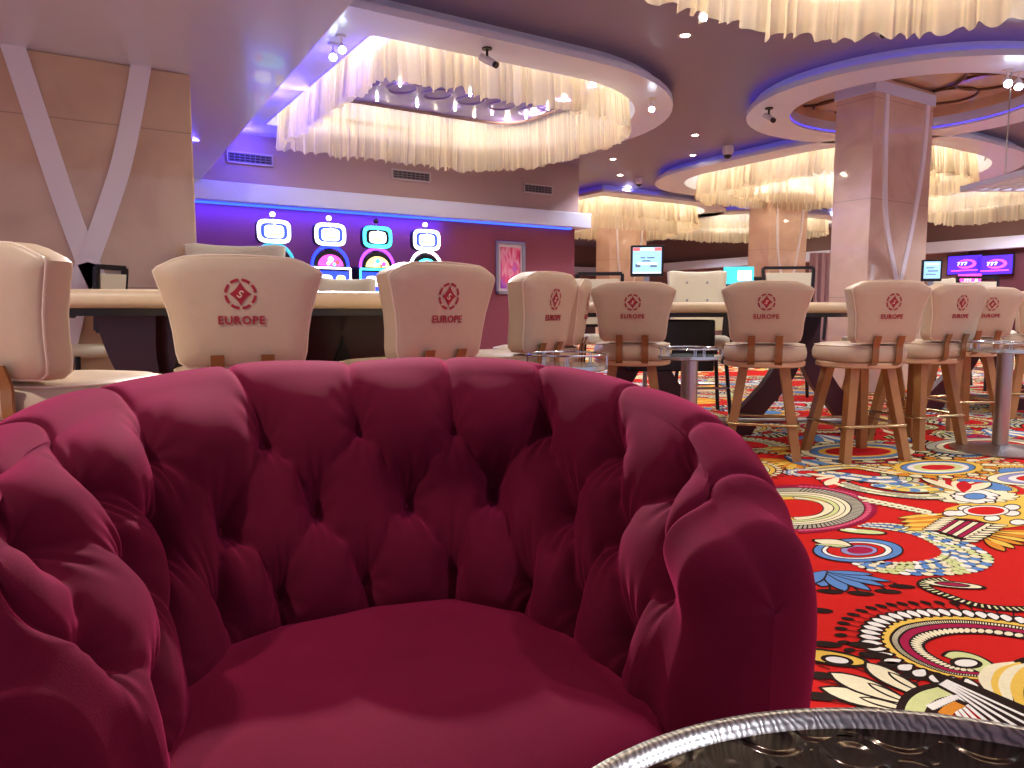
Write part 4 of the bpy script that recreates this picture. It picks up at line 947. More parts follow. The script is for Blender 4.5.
# crease segments in (u, w)
segs = []
for k in range(-5, 4): segs.append(((k, 0), (k, -2.4), 'p'))
for k in (-5.5, 3.5): segs.append(((k, .5), (k, -2.4), 'e'))
for k in range(-5, 4):
    for s in (-.5, .5): segs.append(((k, 0), (k+s, .5), 'd'))
for k in range(-5, 4):
    for s in (-.5, .5): segs.append(((k, 1.0), (k+s, .5), 'd'))
for k in range(-5, 4): segs.append(((k, 1.0), (k+.001, 1.9), 'd'))
SW = .80          # metric scale of w against u
Hh = np.ones_like(UU); rad = np.ones_like(UU)
for (a, b, kd) in segs:
    ax, ay, bx, by = a[0], a[1]*SW, b[0], b[1]*SW
    # gentle waver so that the pleats are not ruler-straight
    X_ = UU; Y_ = WW*SW
    L2 = (bx-ax)**2+(by-ay)**2; t = np.clip(((X_-ax)*(bx-ax)+(Y_-ay)*(by-ay))/L2, 0, 1)
    wav = .035*np.sin(3.0*t*PI+ax*1.7)*np.sin(PI*t)
    D = np.hypot(X_-(ax+t*(bx-ax)+wav), Y_-(ay+t*(by-ay)))
    if kd == 'p': fade = np.clip((WW+2.5)/1.3, 0, 1)*.86+.0; amp = np.where(WW < 0, fade, 1)*.85
    elif kd == 'e': amp = np.clip((WW+2.5)/1.0, 0, 1)*.85
    else: amp = .92 if ((bx-ax)*(by-ay) > 0) == (ax > -2.6) or ax > 1.4 else .42
    sharp = np.exp(-(D/.042)**1.4); wide = np.exp(-(D/.20)**1.7)
    topf = np.clip(-WW/.28, 0, 1) if kd in 'pe' else 0; Hh = Hh*(1-amp*((.44-.16*topf)*sharp+(.28-.19*topf)*wide))
Bt = [(k, 0) for k in range(-5, 4)]+[(k+.5, .5) for k in range(-6, 4)]+[(k, 1.0) for k in range(-5, 4)]
well = np.zeros_like(UU)
for (bu, bw) in Bt:
    D = np.hypot(UU-bu, (WW-bw)*SW); well += np.exp(-(D/.15)**1.5)
    # radiating little folds at each button
endf = np.clip((UU-3.5)/.25, 0, 1)+np.clip((-5.5-UU)/.25, 0, 1)
puff = .040*Hh-.030*np.clip(well, 0, 1.1)
plain = .028
puff = puff*(1-endf)+plain*endf
# outer face almost flat
outf = np.clip((-1.25-WW)/.8, 0, 1); puff = puff*(1-outf)+(.012+.010*Hh)*outf
fz = np.clip((WW-1.2)/.5, 0, 1); puff = puff*(1-.7*fz)
# soft irregularity of the stuffing
rgn = np.random.default_rng(3)
irr = sum(rgn.uniform(-1, 1)*np.sin(rgn.uniform(1, 4)*UU+rgn.uniform(2, 6)*WW+rgn.uniform(0, 6)) for _ in range(8))*.0012
wr = np.zeros_like(UU)
for (bu, bw) in Bt:
    D = np.hypot(UU-bu, (WW-bw)*SW); th = np.arctan2((WW-bw)*SW, UU-bu); wr += np.exp(-((D-.16)/.11)**2)*np.sin(th*9+bu*3)*.0016
Pd = P+Nn*(puff+irr+wr*(1-endf))[:, :, None]
ws = (np.clip((u-3.62)/.25, 0, 1)+np.clip((-5.62-u)/.25, 0, 1))[None, :, None]*.9
for _ in range(170):
    Q_ = Pd.copy(); L_ = np.concatenate([Pd[:, :1], Pd[:, :-1]], 1); R__ = np.concatenate([Pd[:, 1:], Pd[:, -1:]], 1)
    Q_[1:-1] = (Pd[:-2]+Pd[2:]+L_[1:-1]+R__[1:-1])/4; Pd = Pd*(1-ws)+Q_*ws
# closed ends: domes over the last sections
def dome(sec, fwd, bulge, n=14):
    # sec (NV,3): collapse toward the section's own middle line
    ctr = sec.copy(); c = sec.mean(0)
    zc = np.clip(sec[:, 2], .12, sec[:, 2].max()-.085)
    ctr[:, 0] = c[0]; ctr[:, 1] = c[1]; 
    # follow the slope of the inner face: middle between inner and outer at that height
    zs = sec[:, 2]; top = int(np.argmax(zs)); 
    inn = sec[:top+1]; out = sec[top:][::-1]
    zi = np.linspace(.08, zs.max()-.08, 30)
    def xy(side, z):
        o = np.argsort(side[:, 2]); return np.c_[np.interp(z, side[o, 2], side[o, 0]), np.interp(z, side[o, 2], side[o, 1])]
    zt = np.clip(zs, .08, zs.max()-.075); mid = (xy(inn, zt)+xy(out, zt))/2; zlo, zhi = .25, zs.max()-.03; m0 = (xy(inn, np.array([zlo]))+xy(out, np.array([zlo])))[0]/2; m1 = sec[top, :2]; f_ = np.clip((zs-zlo)/(zhi-zlo), 0, 1)[:, None]; mid = m0*(1-f_)+m1*f_; ctr = np.c_[mid, np.minimum(zs.max()-.095-.03*np.log1p(np.exp(-(zs-zs.max()+.095)/.03))*0, .10+np.log1p(np.exp((zs-.10)/.02))*.02) if False else np.clip(zs, .10, zs.max()-.095)]
    L = []
    for k in range(1, n+1):
        s = k/n; a = math.sin(s*PI/2); 
        L.append(sec*(1-(1-math.cos(s*PI/2)))+ctr*(1-math.cos(s*PI/2))+np.array([fwd[0], fwd[1], 0])*bulge*a)
    return L
f1 = tg[-1]; f0 = -tg[0]
endR = dome(Pd[:, -1], f1, .06); endL = dome(Pd[:, 0], f0, .06)
G_ = np.concatenate([np.array(endL[::-1]).transpose(1, 0, 2), Pd, np.array(endR).transpose(1, 0, 2)], axis=1)
NVv, NUu = G_.shape[:2]
ncap = 14; wt = np.zeros(NUu); wt[:ncap+40] = np.linspace(1, 0, ncap+40); wt[-ncap-40:] = np.linspace(0, 1, ncap+40); wt[0] = wt[-1] = 0; wt = wt[None, :, None]*.9
for _ in range(30):
    Q_ = G_.copy(); Q_[1:-1, 1:-1] = (G_[:-2, 1:-1]+G_[2:, 1:-1]+G_[1:-1, :-2]+G_[1:-1, 2:])/4; G_ = G_*(1-wt)+Q_*wt
flatv = G_.reshape(-1, 3); ca, sa = math.cos(A), math.sin(A)
ac = np.array(W(-.16, 1.15)[:2])
V = np.c_[flatv[:, 0]*ca+flatv[:, 1]*sa-ac[0], -flatv[:, 0]*sa+flatv[:, 1]*ca-ac[1], flatv[:, 2]]
ii = (np.arange(NVv-1)[:, None]*NUu+np.arange(NUu-1)[None, :]).ravel()
F = np.c_[ii, ii+1, ii+NUu+1, ii+NUu]
arm = empty('tufted_armchair', (ac[0], ac[1], 0), 0, 'burgundy velvet tub armchair with deep button tufting, filling the foreground', 'armchair')
me = bpy.data.meshes.new('tufted_shell'); me.vertices.add(len(V)); me.vertices.foreach_set('co', V.ravel()); me.loops.add(F.size); me.loops.foreach_set('vertex_index', F.ravel().astype(np.int32))
me.polygons.add(len(F)); me.polygons.foreach_set('loop_start', np.arange(0, F.size, 4, dtype=np.int32)); me.polygons.foreach_set('loop_total', np.full(len(F), 4, dtype=np.int32)); me.update(); me.validate()
me.polygons.foreach_set('use_smooth', [True]*len(F)); me.materials.append(M['velvet'])
so = bpy.data.objects.new('tufted_shell', me); COL.objects.link(so); so.parent = arm
def loc3(p): return (p[0]*ca+p[1]*sa-ac[0], -p[0]*sa+p[1]*ca-ac[1], p[2])
# buttons
for (bu, bw) in Bt:
    iu = int(round((bu-U0)/(U1-U0)*(NU-1)))
    if not 0 <= iu < NU: continue
    iv = int(np.argmin(abs(Wv-bw))); p = Pd[iv, iu]+Nn[iv, iu]*.001
    m = MB(); m.sphere((0, 0, 0), .011, 12, 8, sc=(1, 1, .6)); b = m.build('button', M['velvet'], arm, smooth=True); b.location = loc3(p)
    nl = Nn[iv, iu]; nw = Vector((nl[0]*ca+nl[1]*sa, -nl[0]*sa+nl[1]*ca, nl[2])); b.rotation_euler = nw.to_track_quat('Z', 'Y').to_euler()
# seat cushion: dome-topped, follows the inside of the shell, rounded front
sk = spl({k: (v[0], v[1], 0) for k, v in R3.items()}, np.linspace(-6.0, 3.9, 90))[:, :2]
# pull slightly outward (tucks under the tufting)
frontL, frontR = sk[0], sk[-1]
fdir = np.array([.27, -.96])     # towards the opening
fr = []
for t in np.linspace(0, 1, 24)[1:-1]:
    base = frontR*(1-t)+frontL*t; fr.append(base+fdir*(.10*math.sin(PI*t)**.5+.02))
loop = np.concatenate([sk, np.array(fr)]); cxy = loop.mean(0)
prof = [(.90, .30), (.985, .315), (1.0, .345), (1.0, .375), (.985, .398), (.955, .412), (.90, .421), (.78, .430), (.6, .437), (.4, .441), (.2, .443), (.05, .4435)]
Pc = []; n = len(loop)
for s, z in prof:
    q = cxy+(loop-cxy)*s
    Pc += [loc3((a, b, z+.006*math.sin(a*9)*math.cos(b*7)*(1 if s < .95 else 0))) for a, b in q]
Fc = [(k*n+i, k*n+(i+1) % n, (k+1)*n+(i+1) % n, (k+1)*n+i) for k in range(len(prof)-1) for i in range(n)]
Fc += [tuple(range(n))[::-1], tuple(range((len(prof)-1)*n, len(prof)*n))]
m = MB(); m.add(Pc, Fc); m.build('seat_cushion', M['velvet_seat'], arm, smooth=True)
m = MB(); q = cxy+(loop-cxy)*.992
m.tube([loc3((a, b, .396)) for a, b in q], .006, 6, closed=True); m.build('cushion_piping', M['velvet'], arm, smooth=True)
# base frame under the cushion and short feet
m = MB(); m.prism([loc3((a, b, 0))[:2] for a, b in (cxy+(loop-cxy)*1.02)], .075, .31); m.build('seat_base', M['velvet'], arm)
for (r, d) in ((-.46, .72), (.26, .95), (-.52, 1.38), (.08, 1.40)):
    m = MB(); p = loc3((r, d, 0)); m.lathe([(0, 0), (.018, 0), (.026, .085), (0, .085)], (p[0], p[1], 0), 16); m.build('foot', M['black'], arm, smooth=True, auto=40)
# ================================================================== PATTERNED CARPET (one floor, motifs woven in as flat inlays)
CP = {'red': (206, 36, 30), 'red2': (205, 34, 40), 'cream': (240, 232, 190), 'yellow': (236, 196, 84), 'blue': (96, 140, 196), 'crimson': (166, 32, 72), 'dark': (44, 30, 24), 'orange': (222, 142, 48), 'green': (214, 222, 150), 'grey': (176, 172, 150), 'lilac': (150, 150, 196), 'white': (244, 240, 226), 'pink': (214, 96, 120)}
ck = list(CP); cm = []
for k_ in ck: cm.append(mat('carpet '+k_, CP[k_], .95, noise=(90, .13), spec=.1))
class Carpet:
    def __init__(s): s.mb = floor; s.cnt = 0; floor.mi = [0]*len(floor.f)
    def dz(s): return (s.cnt % 9)*1e-6
    def poly(s, pts, c, z):
        s.cnt += 1
        if len(pts) < 3: return
        s.mb.add([(p[0], p[1], z*.00003+s.dz()) for p in pts], [tuple(range(len(pts)))], ck.index(c))
    def fan(s, cen, pts, c, z):
        s.cnt += 1
        n = len(pts); s.mb.add([(p[0], p[1], z*.00003+s.dz()) for p in pts]+[(cen[0], cen[1], z*.00003+s.dz())], [(i, (i+1) % n, n) for i in range(n)], ck.index(c))
    def strip(s, a, b, c, z):
        s.cnt += 1
        n = len(a); s.mb.add([(p[0], p[1], z*.00003+s.dz()) for p in a]+[(p[0], p[1], z*.00003+s.dz()) for p in b], [(i, i+1, n+i+1, n+i) for i in range(n-1)], ck.index(c))
    def ell(s, c, a, b, ang, col, z, out=.0, n=18, oc='dark'):
        def E_(a_, b_): return [(c[0]+a_*math.cos(t)*math.cos(ang)-b_*math.sin(t)*math.sin(ang), c[1]+a_*math.cos(t)*math.sin(ang)+b_*math.sin(t)*math.cos(ang)) for t in np.linspace(0, 2*PI, n, endpoint=False)]
        if out: s.poly(E_(a+out, b+out), oc, z-.5)
        s.poly(E_(a, b), col, z)
    def petal(s, base, tip, w, col, z, out=.008, sharp=.55):
        b = np.array(base[:2]); t = np.array(tip[:2]); d = t-b; L = np.linalg.norm(d)+1e-9; d /= L; n = np.array((-d[1], d[0]))
        def Q(w_, e):
            ts = np.linspace(0, 1, 10); wd = [w_*math.sin(PI*min(1, q**1.3*.97+.03))**.7 for q in ts]
            return [tuple(b-d*e+d*(L+2*e)*q+n*x) for q, x in zip(ts, wd)]+[tuple(b-d*e+d*(L+2*e)*q-n*x) for q, x in list(zip(ts, wd))[::-1]]
        if out: s.poly(Q(w+out, out), 'dark', z-.5)
        s.poly(Q(w, 0), col, z)
    def band(s, O, I, t0, t1, col, z):
        s.strip(O+(I-O)*t0, O+(I-O)*t1, col, z)
    def line(s, pts, w, col, z):
        P = np.array(pts)[:, :2]; tg_ = np.gradient(P, axis=0); tg_ /= np.linalg.norm(tg_, axis=1)[:, None]+1e-9; n = np.c_[-tg_[:, 1], tg_[:, 0]]
        s.strip(P+n*w/2, P-n*w/2, col, z)
cp = Carpet()
def fl(x, y): return at(x, y, z=0)[:2]
def tr(o, sc, pts): return [fl(o[0]+x/sc, o[1]+y/sc) for x, y in pts]
def dense(pts, n): return catmull([p[:2] for p in pts], n)
def dens(pts, n): # uniform by arc length
    c = dense(pts, 200); d = np.r_[0, np.cumsum(np.linalg.norm(np.diff(c, axis=0), axis=1))]; s = np.linspace(0, d[-1], n); return np.c_[np.interp(s, d, c[:, 0]), np.interp(s, d, c[:, 1])], d[-1]
def normals(c):
    t = np.gradient(c, axis=0); t /= np.linalg.norm(t, axis=1)[:, None]+1e-9; return np.c_[-t[:, 1], t[:, 0]], t
# --- repeated generic motifs: rings, paisleys, fans
rc = np.random.default_rng(21)
def rosette(c, R, z, pal, rot, a0=0, a1=2*PI, sq=.8):
    def el(r, n=40): return np.array([(c[0]+r*math.cos(t)*math.cos(rot)-sq*r*math.sin(t)*math.sin(rot), c[1]+r*math.cos(t)*math.sin(rot)+sq*r*math.sin(t)*math.cos(rot)) for t in np.linspace(a0, a1, n)])
    def pt(r, t): return (c[0]+r*math.cos(t)*math.cos(rot)-sq*r*math.sin(t)*math.sin(rot), c[1]+r*math.cos(t)*math.sin(rot)+sq*r*math.sin(t)*math.cos(rot))
    k = int((a1-a0)*R/.055)
    for i in range(k):
        t = a0+(a1-a0)*(i+.5)/k; p = pt(R*1.17, t); cp.ell(p, .017, .011, rot+t, 'dark', z); cp.petal(pt(R*.98, t), pt(R*1.10, t), .018, pal[0], z+1, .006)
    r = R
    for j, (f, col) in enumerate(((1.0, 'dark'), (.98, pal[1]), (.90, 'dark'), (.885, pal[0]), (.78, 'dark'), (.765, pal[2]), (.62, 'dark'), (.605, pal[0]), (.50, 'dark'), (.485, pal[3]))):
        cp.fan(c, el(R*f), col, z+2+j)
    for i in range(int(k*1.4)):
        t = a0+(a1-a0)*(i+.5)/int(k*1.4); cp.line([pt(R*.79, t), pt(R*.88, t)], .006, 'dark', z+13)
    for i in range(k):
        t = a0+(a1-a0)*(i+.5)/k; cp.petal(pt(R*.51, t), pt(R*.60, t+.03), .012, pal[1], z+13, .004)
def fanleaf(b, ang, R, z, n, cols, spread=1.5):
    for i in range(n):
        t = ang+spread*((i+.5)/n-.5); L = R*(.75+.25*math.sin(PI*(i+.5)/n)); cp.petal((b[0]+.04*math.cos(t), b[1]+.04*math.sin(t)), (b[0]+L*math.cos(t), b[1]+L*math.sin(t)), R*.085, cols[i % len(cols)], z+1, .008)
        cp.ell((b[0]+(L+.05)*math.cos(t), b[1]+(L+.05)*math.sin(t)), .02, .012, t, 'dark', z+1)
def scaleband(c, R, ang, arc, z, wdt):
    rows = 4
    cp.strip(np.array([(c[0]+(R-.01)*math.cos(ang+t), c[1]+(R-.01)*math.sin(ang+t)) for t in np.linspace(0, arc, 30)]), np.array([(c[0]+(R+wdt)*math.cos(ang+t), c[1]+(R+wdt)*math.sin(ang+t)) for t in np.linspace(0, arc, 30)]), 'dark', z)
    n = int(arc*R/.045)
    for j in range(rows):
        for i in range(n):
            t = ang+arc*(i+.5*(j % 2)+.25)/n; r = R+wdt*(j+.5)/rows; cp.ell((c[0]+r*math.cos(t), c[1]+r*math.sin(t)), wdt/rows*.42, .018, t, ('cream', 'green', 'blue', 'cream', 'white')[(i*3+j*5) % 5], z+1, n=8)
pals = [('cream', 'yellow', 'crimson', 'red2'), ('cream', 'green', 'grey', 'red'), ('white', 'blue', 'cream', 'red2'), ('cream', 'orange', 'yellow', 'blue'), ('cream', 'yellow', 'red', 'blue'), ('green', 'cream', 'lilac', 'crimson')]
cellz = .72
zone = lambda x, y: None
cells = []
for gx in range(-3, 16):
    for gy in range(-3, 12):
        x = gx*cellz+rc.uniform(-.25, .25)+(.5 if gy % 2 else 0); y = gy*cellz*.87+rc.uniform(-.25, .25)
        dpt = x*math.sin(A)+y*math.cos(A); lat = x*math.cos(A)-y*math.sin(A)
        if dpt < .3 or abs(lat) > dpt*.75+.6: continue
        # leave the traced foreground free
        if dpt < 3.75 and lat > .3: continue
        cells.append((x, y))
for i, (x, y) in enumerate(cells):
    k_ = rc.integers(0, 5); rot = rc.uniform(0, 6.28); zz = 2+(i % 3)*22
    pal = pals[rc.integers(0, len(pals))]
    rosette((x, y), rc.uniform(.24, .36), zz, pal, rot, sq=rc.uniform(.6, .95))
    fanleaf((x+.38*math.cos(rot), y+.38*math.sin(rot)), rot+.4, .42, zz+16, 7, [('orange', 'yellow'), ('blue', 'cream'), ('cream', 'red2')][k_ % 3])
    if k_ > 1: scaleband((x, y), .42, rot+1.8, 2.0, zz+16, .15)
    rosette((x+.5*math.cos(rot+2.6), y+.5*math.sin(rot+2.6)), .13, zz+19, pals[(k_+1) % 6], rot, sq=.7)
# simpler motifs where the carpet runs far off or out of the frame
for gx in range(-6, 19):
    for gy in range(-4, 22):
        x = gx*.95+rc.uniform(-.2, .2)+(.45 if gy % 2 else 0); y = gy+rc.uniform(-.2, .2)
        dpt = x*math.sin(A)+y*math.cos(A); lat = x*math.cos(A)-y*math.sin(A)
        if not (X0+.6 < x < X1-.6 and Y0+.6 < y < Y1-.6) or any(abs(x-a) < .7 and abs(y-b) < .7 for a, b in cells) or (0 < dpt < 3.75 and .1 < lat < 4): continue
        rot = rc.uniform(0, 3.1); R = rc.uniform(.38, .52); pal = pals[rc.integers(0, 6)]
        for j, (f, col) in enumerate(((1, 'dark'), (.95, pal[0]), (.8, 'dark'), (.77, pal[1]), (.6, 'dark'), (.57, pal[2]), (.4, pal[0]), (.25, pal[3]))): cp.ell((x, y), R*f, R*.8*f, rot, col, 2+j)
        for i in range(10): a = 2*PI*i/10; cp.petal((x+R*.9*math.cos(a), y+R*.8*math.sin(a)), (x+R*1.35*math.cos(a), y+R*1.2*math.sin(a)), .07, pal[i % 2], 1.2, 0)
# --- traced foreground motifs
Z0 = 90
# great paisley eye, lower right
OI = [((1060, 634), (1050, 644)), ((1024, 625), (1020, 639)), ((988, 620), (988, 635)), ((962, 617.5), (965, 634.5)), ((936, 617.5), (950, 635.5)), ((910, 620), (938, 638)), ((892, 625), (929, 641.5)), ((882, 636), (924, 646)), ((886, 648), (927, 652)), ((901, 660), (935, 657.5)), ((924, 670), (945, 663)), ((949, 677), (958, 668)), ((980, 680.5), (978, 670))]
O_ = dense([fl(*a) for a, b in OI], 120); I_ = dense([fl(*b) for a, b in OI], 120)
cp.band(O_, I_, -.03, 0, 'dark', Z0); cp.band(O_, I_, 0, .18, 'yellow', Z0); cp.band(O_, I_, .18, .25, 'dark', Z0); cp.band(O_, I_, .25, .38, 'cream', Z0); cp.band(O_, I_, .38, .44, 'dark', Z0)
cp.band(O_, I_, .44, .64, 'crimson', Z0); cp.band(O_, I_, .64, 1.02, 'dark', Z0)
for i in range(0, 119, 1):
    q = O_+(I_-O_)*.25; q2 = O_+(I_-O_)*.38; cp.line([q[i], q2[i]], .0035, 'dark', Z0+1)
for i in range(1, 118, 3):
    a = O_+(I_-O_)*.68; b = O_+(I_-O_)*.96; m_ = (a[i]+b[i+1])/2; d_ = b[i+1]-a[i]; t_ = a[i+1]-a[i-1]
    cp.ell(m_, np.linalg.norm(b[i]-a[i])*.5, np.linalg.norm(t_)*.62, math.atan2(d_[1], d_[0]), 'cream', Z0+1, n=10)
u_, L_ = dens([fl(*a) for a, b in OI], 31); nn_, tt_ = normals(u_)
cen = np.array(fl(985, 650))
for i in range(30):
    o_ = u_[i]-cen; s_ = 1 if (nn_[i]@o_) > 0 else -1; n_ = nn_[i]*s_
    cp.petal(u_[i]+n_*.004, u_[i]+n_*.055, .0145, 'white', Z0+1, .010)
    if i < 29:
        p_ = u_[i]*.5+u_[i+1]*.5+n_*.105; cp.ell(p_, .018, .012, math.atan2(n_[1], n_[0])+.5, 'dark', Z0+1); cp.line([u_[i]*.5+u_[i+1]*.5+n_*.05, p_], .004, 'dark', Z0)
# inner curl with eye
c_ = dense([fl(953, 660), fl(958, 656.5), fl(968, 657.5), fl(978, 661.5), fl(984, 667), fl(975, 671)], 30)
cp.line(c_, .06, 'dark', Z0+3); cp.line(c_, .042, 'green', Z0+4); cp.ell(fl(966, 664), .032, .018, .3-A, 'white', Z0+5, .012)
# shell with stripes, right
sh = [(979, 684), (983, 676), (994, 669), (1010, 663), (1030, 659), (1060, 680), (1050, 730), (1024, 712), (1000, 698)]
cp.poly([tuple(p) for p in dense([fl(*q) for q in sh], 50)], 'dark', Z0+6)
for i, (x0, x1, col) in enumerate(((983, 1014, 'cream'), (993, 1020, 'yellow'), (1003, 1028, 'cream'), (1015, 1036, 'yellow'), (1030, 1046, 'cream'))):
    c_ = dense([fl(x1, 663+i*.5), fl(x0+8, 668+i*1.5), fl(x0, 680+i*3), fl(x0+6, 693+i*6)], 24); wd_ = .017*np.sin(np.linspace(.25, 2.6, 24)); nn_, _ = normals(c_)
    cp.strip(c_+nn_*wd_[:, None], c_-nn_*wd_[:, None]*.6, col, Z0+7)
# black bundle with white lines
cp.poly([fl(928, 671), fl(945, 676), fl(985, 690), fl(1060, 722), fl(1060, 760), fl(1000, 728), (fl(960, 702)), fl(940, 684)], 'dark', Z0+8)
for i in range(8):
    cp.line([fl(946-i*1.2, 681+i*.9), fl(1060-i*9, 733+i*5.2)], .010, 'white', Z0+9)
# arches at the tray edge
arch = lambda pts, w, c, z: cp.line(dense([fl(*q) for q in pts], 24), w, c, z)
arch([(908, 730), (913, 706), (925, 695), (946, 689.5)], .06, 'dark', Z0+10); arch([(911, 730), (916, 708), (927, 697.5), (945, 692)], .038, 'green', Z0+11)
arch([(932, 722), (940, 709), (958, 700)], .05, 'dark', Z0+10)
for i in range(10):
    t = i/9; cp.line([fl(927+t*24, 706-t*10), fl(934+t*22, 711-t*10)], .010, 'white', Z0+12)
arch([(944, 716), (950, 710), (960, 705)], .026, 'orange', Z0+13)
# long cream petals, bottom left
for n_, (b_, t_, w_) in enumerate((((912, 712), (822, 689), .034), ((910, 705), (831, 674), .036), ((920, 697), (867, 664), .032))):
    cp.petal(fl(*b_), fl(*t_), w_, 'cream', Z0+1+n_, .010)
for (b_, t_, w_) in (((912, 712), (862, 699), .011), ((910, 704), (870, 685), .010), ((922, 693), (890, 674), .010), ((905, 716), (850, 712), .018)):
    cp.petal(fl(*b_), fl(*t_), w_, 'cream', Z0+5, .008)
cp.ell(fl(829, 658), .085, .034, -A-.35, 'yellow', Z0+2, .014); cp.ell(fl(837, 661), .028, .018, -A-.2, 'white', Z0+4, .012)
for a, b in (((843, 665), (878, 676)), ((816, 665), (830, 670)), ((817, 680), (850, 688)), ((817, 700), (845, 704))): cp.line([fl(*a), fl(*b)], .005, 'dark', Z0+1)
for q in ((826, 645), (818, 676), (817, 697), (863, 646), (875, 656), (894, 666), (917, 677), (819, 611), (830, 592), (861, 594), (888, 592), (902, 587)): cp.ell(fl(*q), .042, .02, -A-.15, 'dark', Z0+1)
for a, b in (((829, 582), (830, 592)), ((852, 586), (861, 594)), ((880, 586), (888, 592)), ((893, 583), (902, 587))): cp.line([fl(*a), fl(*b)], .008, 'dark', Z0+1)
# blue petal fan
for n_, (t_, w_) in enumerate((((822, 587), .030), ((845, 591.5), .028), ((870, 591), .024), ((884, 586.5), .020), ((890, 582), .018), ((872, 575), .016), ((800, 585), .03))):
    cp.petal(fl(825, 572), fl(*t_), w_, 'blue', Z0+1+n_, .008)
# scale patch in blue and cream
IN = [(857, 527), (884, 530), (911, 535), (933, 544.5), (943, 554), (933, 560), (911, 563), (884, 563), (855, 559), (835, 557)]
OU = [(868, 523.5), (892, 524), (918, 528), (946, 536), (975, 546), (994, 559), (985, 570), (958, 575), (915, 576), (870, 572)]
Oc = dense([fl(*p) for p in OU], 140); Ic = dense([fl(*p) for p in IN], 140)
cp.strip(Oc, Ic, 'dark', Z0+2)
nr = 5
for j in range(nr):
    c_ = Ic+(Oc-Ic)*((j+.5)/nr); step_ = 4
    for i in range(1, 139, step_):
        k2 = min(139, i+(1 if j % 2 else 0)); p = c_[k2]; w_ = Oc[k2]-Ic[k2]; t_ = c_[min(139, k2+2)]-c_[max(0, k2-2)]
        cp.ell(p, np.linalg.norm(t_)*.52, np.linalg.norm(w_)/nr*.44, math.atan2(t_[1], t_[0]), ('cream', 'green', 'blue', 'cream', 'white', 'blue', 'green')[(i//step_*2+j*3) % 7] if i > 20 else ('cream', 'blue')[j % 2], Z0+3, n=10)
cp.ell(fl(862, 532), .085, .03, -A-.25, 'green', Z0+4, .012); cp.ell(fl(851, 530), .025, .016, -A, 'white', Z0+4, .01)
# blue and crimson drop
cx0 = (862, 551)
def pell(c, a, b, col, z, out=None, half=None, n=40):
    pts = [fl(c[0]+a*math.cos(t), c[1]+b*math.sin(t)) for t in np.linspace(0, 2*PI, n, endpoint=False)]; cp.poly(pts, col, z)
for a, b, dx, col in ((46, 12.5, -4, 'dark'), (44, 11.5, -4, 'blue'), (36, 9.2, -5, 'dark'), (34.5, 8.6, -5, 'white'), (30, 7.6, -6, 'dark'), (28.5, 7, -6, 'red'), (19, 5.6, -3, 'dark'), (18, 5.1, -3, 'lilac'), (13, 3.6, -2, 'crimson')):
    Z0 += 1; pell((cx0[0]+dx, cx0[1]), a, b, col, Z0+3)
cp.petal(fl(815, 541), fl(851, 546.5), .05, 'cream', Z0+6, .012); cp.petal(fl(815, 545), fl(849, 547), .012, 'green', Z0+8, .004)
# cream banded half ring, left
cc = (793, 509)
for a, b, col in ((80, 23.5, 'crimson'), (72, 21, 'dark'), (71, 20.5, 'grey'), (59, 17.2, 'dark'), (57.5, 16.7, 'cream'), (53, 15.4, 'dark'), (52, 15, 'cream'), (47, 13.6, 'dark'), (46, 13.2, 'green'), (41, 12, 'dark'), (40, 11.6, 'yellow'), (31, 9.2, 'dark'), (30, 8.8, 'red')):
    Z0 += 1; pell(cc, a, b, col, Z0, n=60)
Z0 += 1
for i in range(-60, 61, 3):
    t = math.radians(i*1.4)
    cp.line([fl(cc[0]+59*math.cos(t), cc[1]+17.2*math.sin(t)), fl(cc[0]+71*math.cos(t+.05), cc[1]+20.6*math.sin(t+.05))], .006, 'dark', Z0)
    cp.ell(fl(cc[0]+76*math.cos(t), cc[1]+22.2*math.sin(t)), .016, .01, 0, 'pink', Z0)
    cp.ell(fl(cc[0]+82*math.cos(t), cc[1]+24.2*math.sin(t)), .014, .01, 0, 'crimson', Z0)
    cp.ell(fl(cc[0]+35.5*math.cos(t), cc[1]+10.3*math.sin(t)), .022, .012, t-A, 'cream', Z0, .005)
Z0 += 2
# chain running to the right
ch, _ = dens([fl(946, 580), fl(930, 581.5), fl(924, 586), fl(934, 592), (fl(948, 597)), fl(962, 602), fl(980, 606.5), fl(1000, 609), fl(1024, 610), fl(1080, 609)], 70)
cp.line(ch, .045, 'dark', Z0)
for i in range(0, 69, 2): cp.line([ch[i], ch[i]*.25+ch[i+1]*.75], .027, 'cream' if i % 4 else 'green', Z0+1)
cp.ell(fl(953, 585.5), .10, .035, -A-.25, 'dark', Z0); cp.ell(fl(953, 585.5), .085, .026, -A-.25, 'cream', Z0+1); cp.ell(fl(952, 585.3), .045, .013, -A-.25, 'crimson', Z0+3, .01)
# yellow flower with blue eye
cp.poly([tuple(p) for p in dense([fl(*q) for q in ((927, 492), (933, 488), (950, 490), (985, 492), (1024, 496), (1080, 502), (1060, 520), (1024, 526), (1000, 528), (975, 520), (950, 518), (945, 510), (960, 505), (940, 501), (927, 492))], 70)], 'yellow', Z0)
for i in range(16):
    t = 2*PI*i/16; cp.petal(fl(975+18*math.cos(t), 497+3.2*math.sin(t)), fl(975+44*math.cos(t), 497+7.5*math.sin(t)), .03, 'cream', Z0+1, .007)
for i in range(9):
    t = 2*PI*i/9+.2; cp.petal(fl(975+9*math.cos(t), 497+2.4*math.sin(t)), fl(975+21*math.cos(t), 497+6.6*math.sin(t)), .042, 'white', Z0+3, .010)
pell((975, 497), 12, 3.4, 'dark', Z0+5); pell((975, 497), 10.5, 2.8, 'blue', Z0+6)
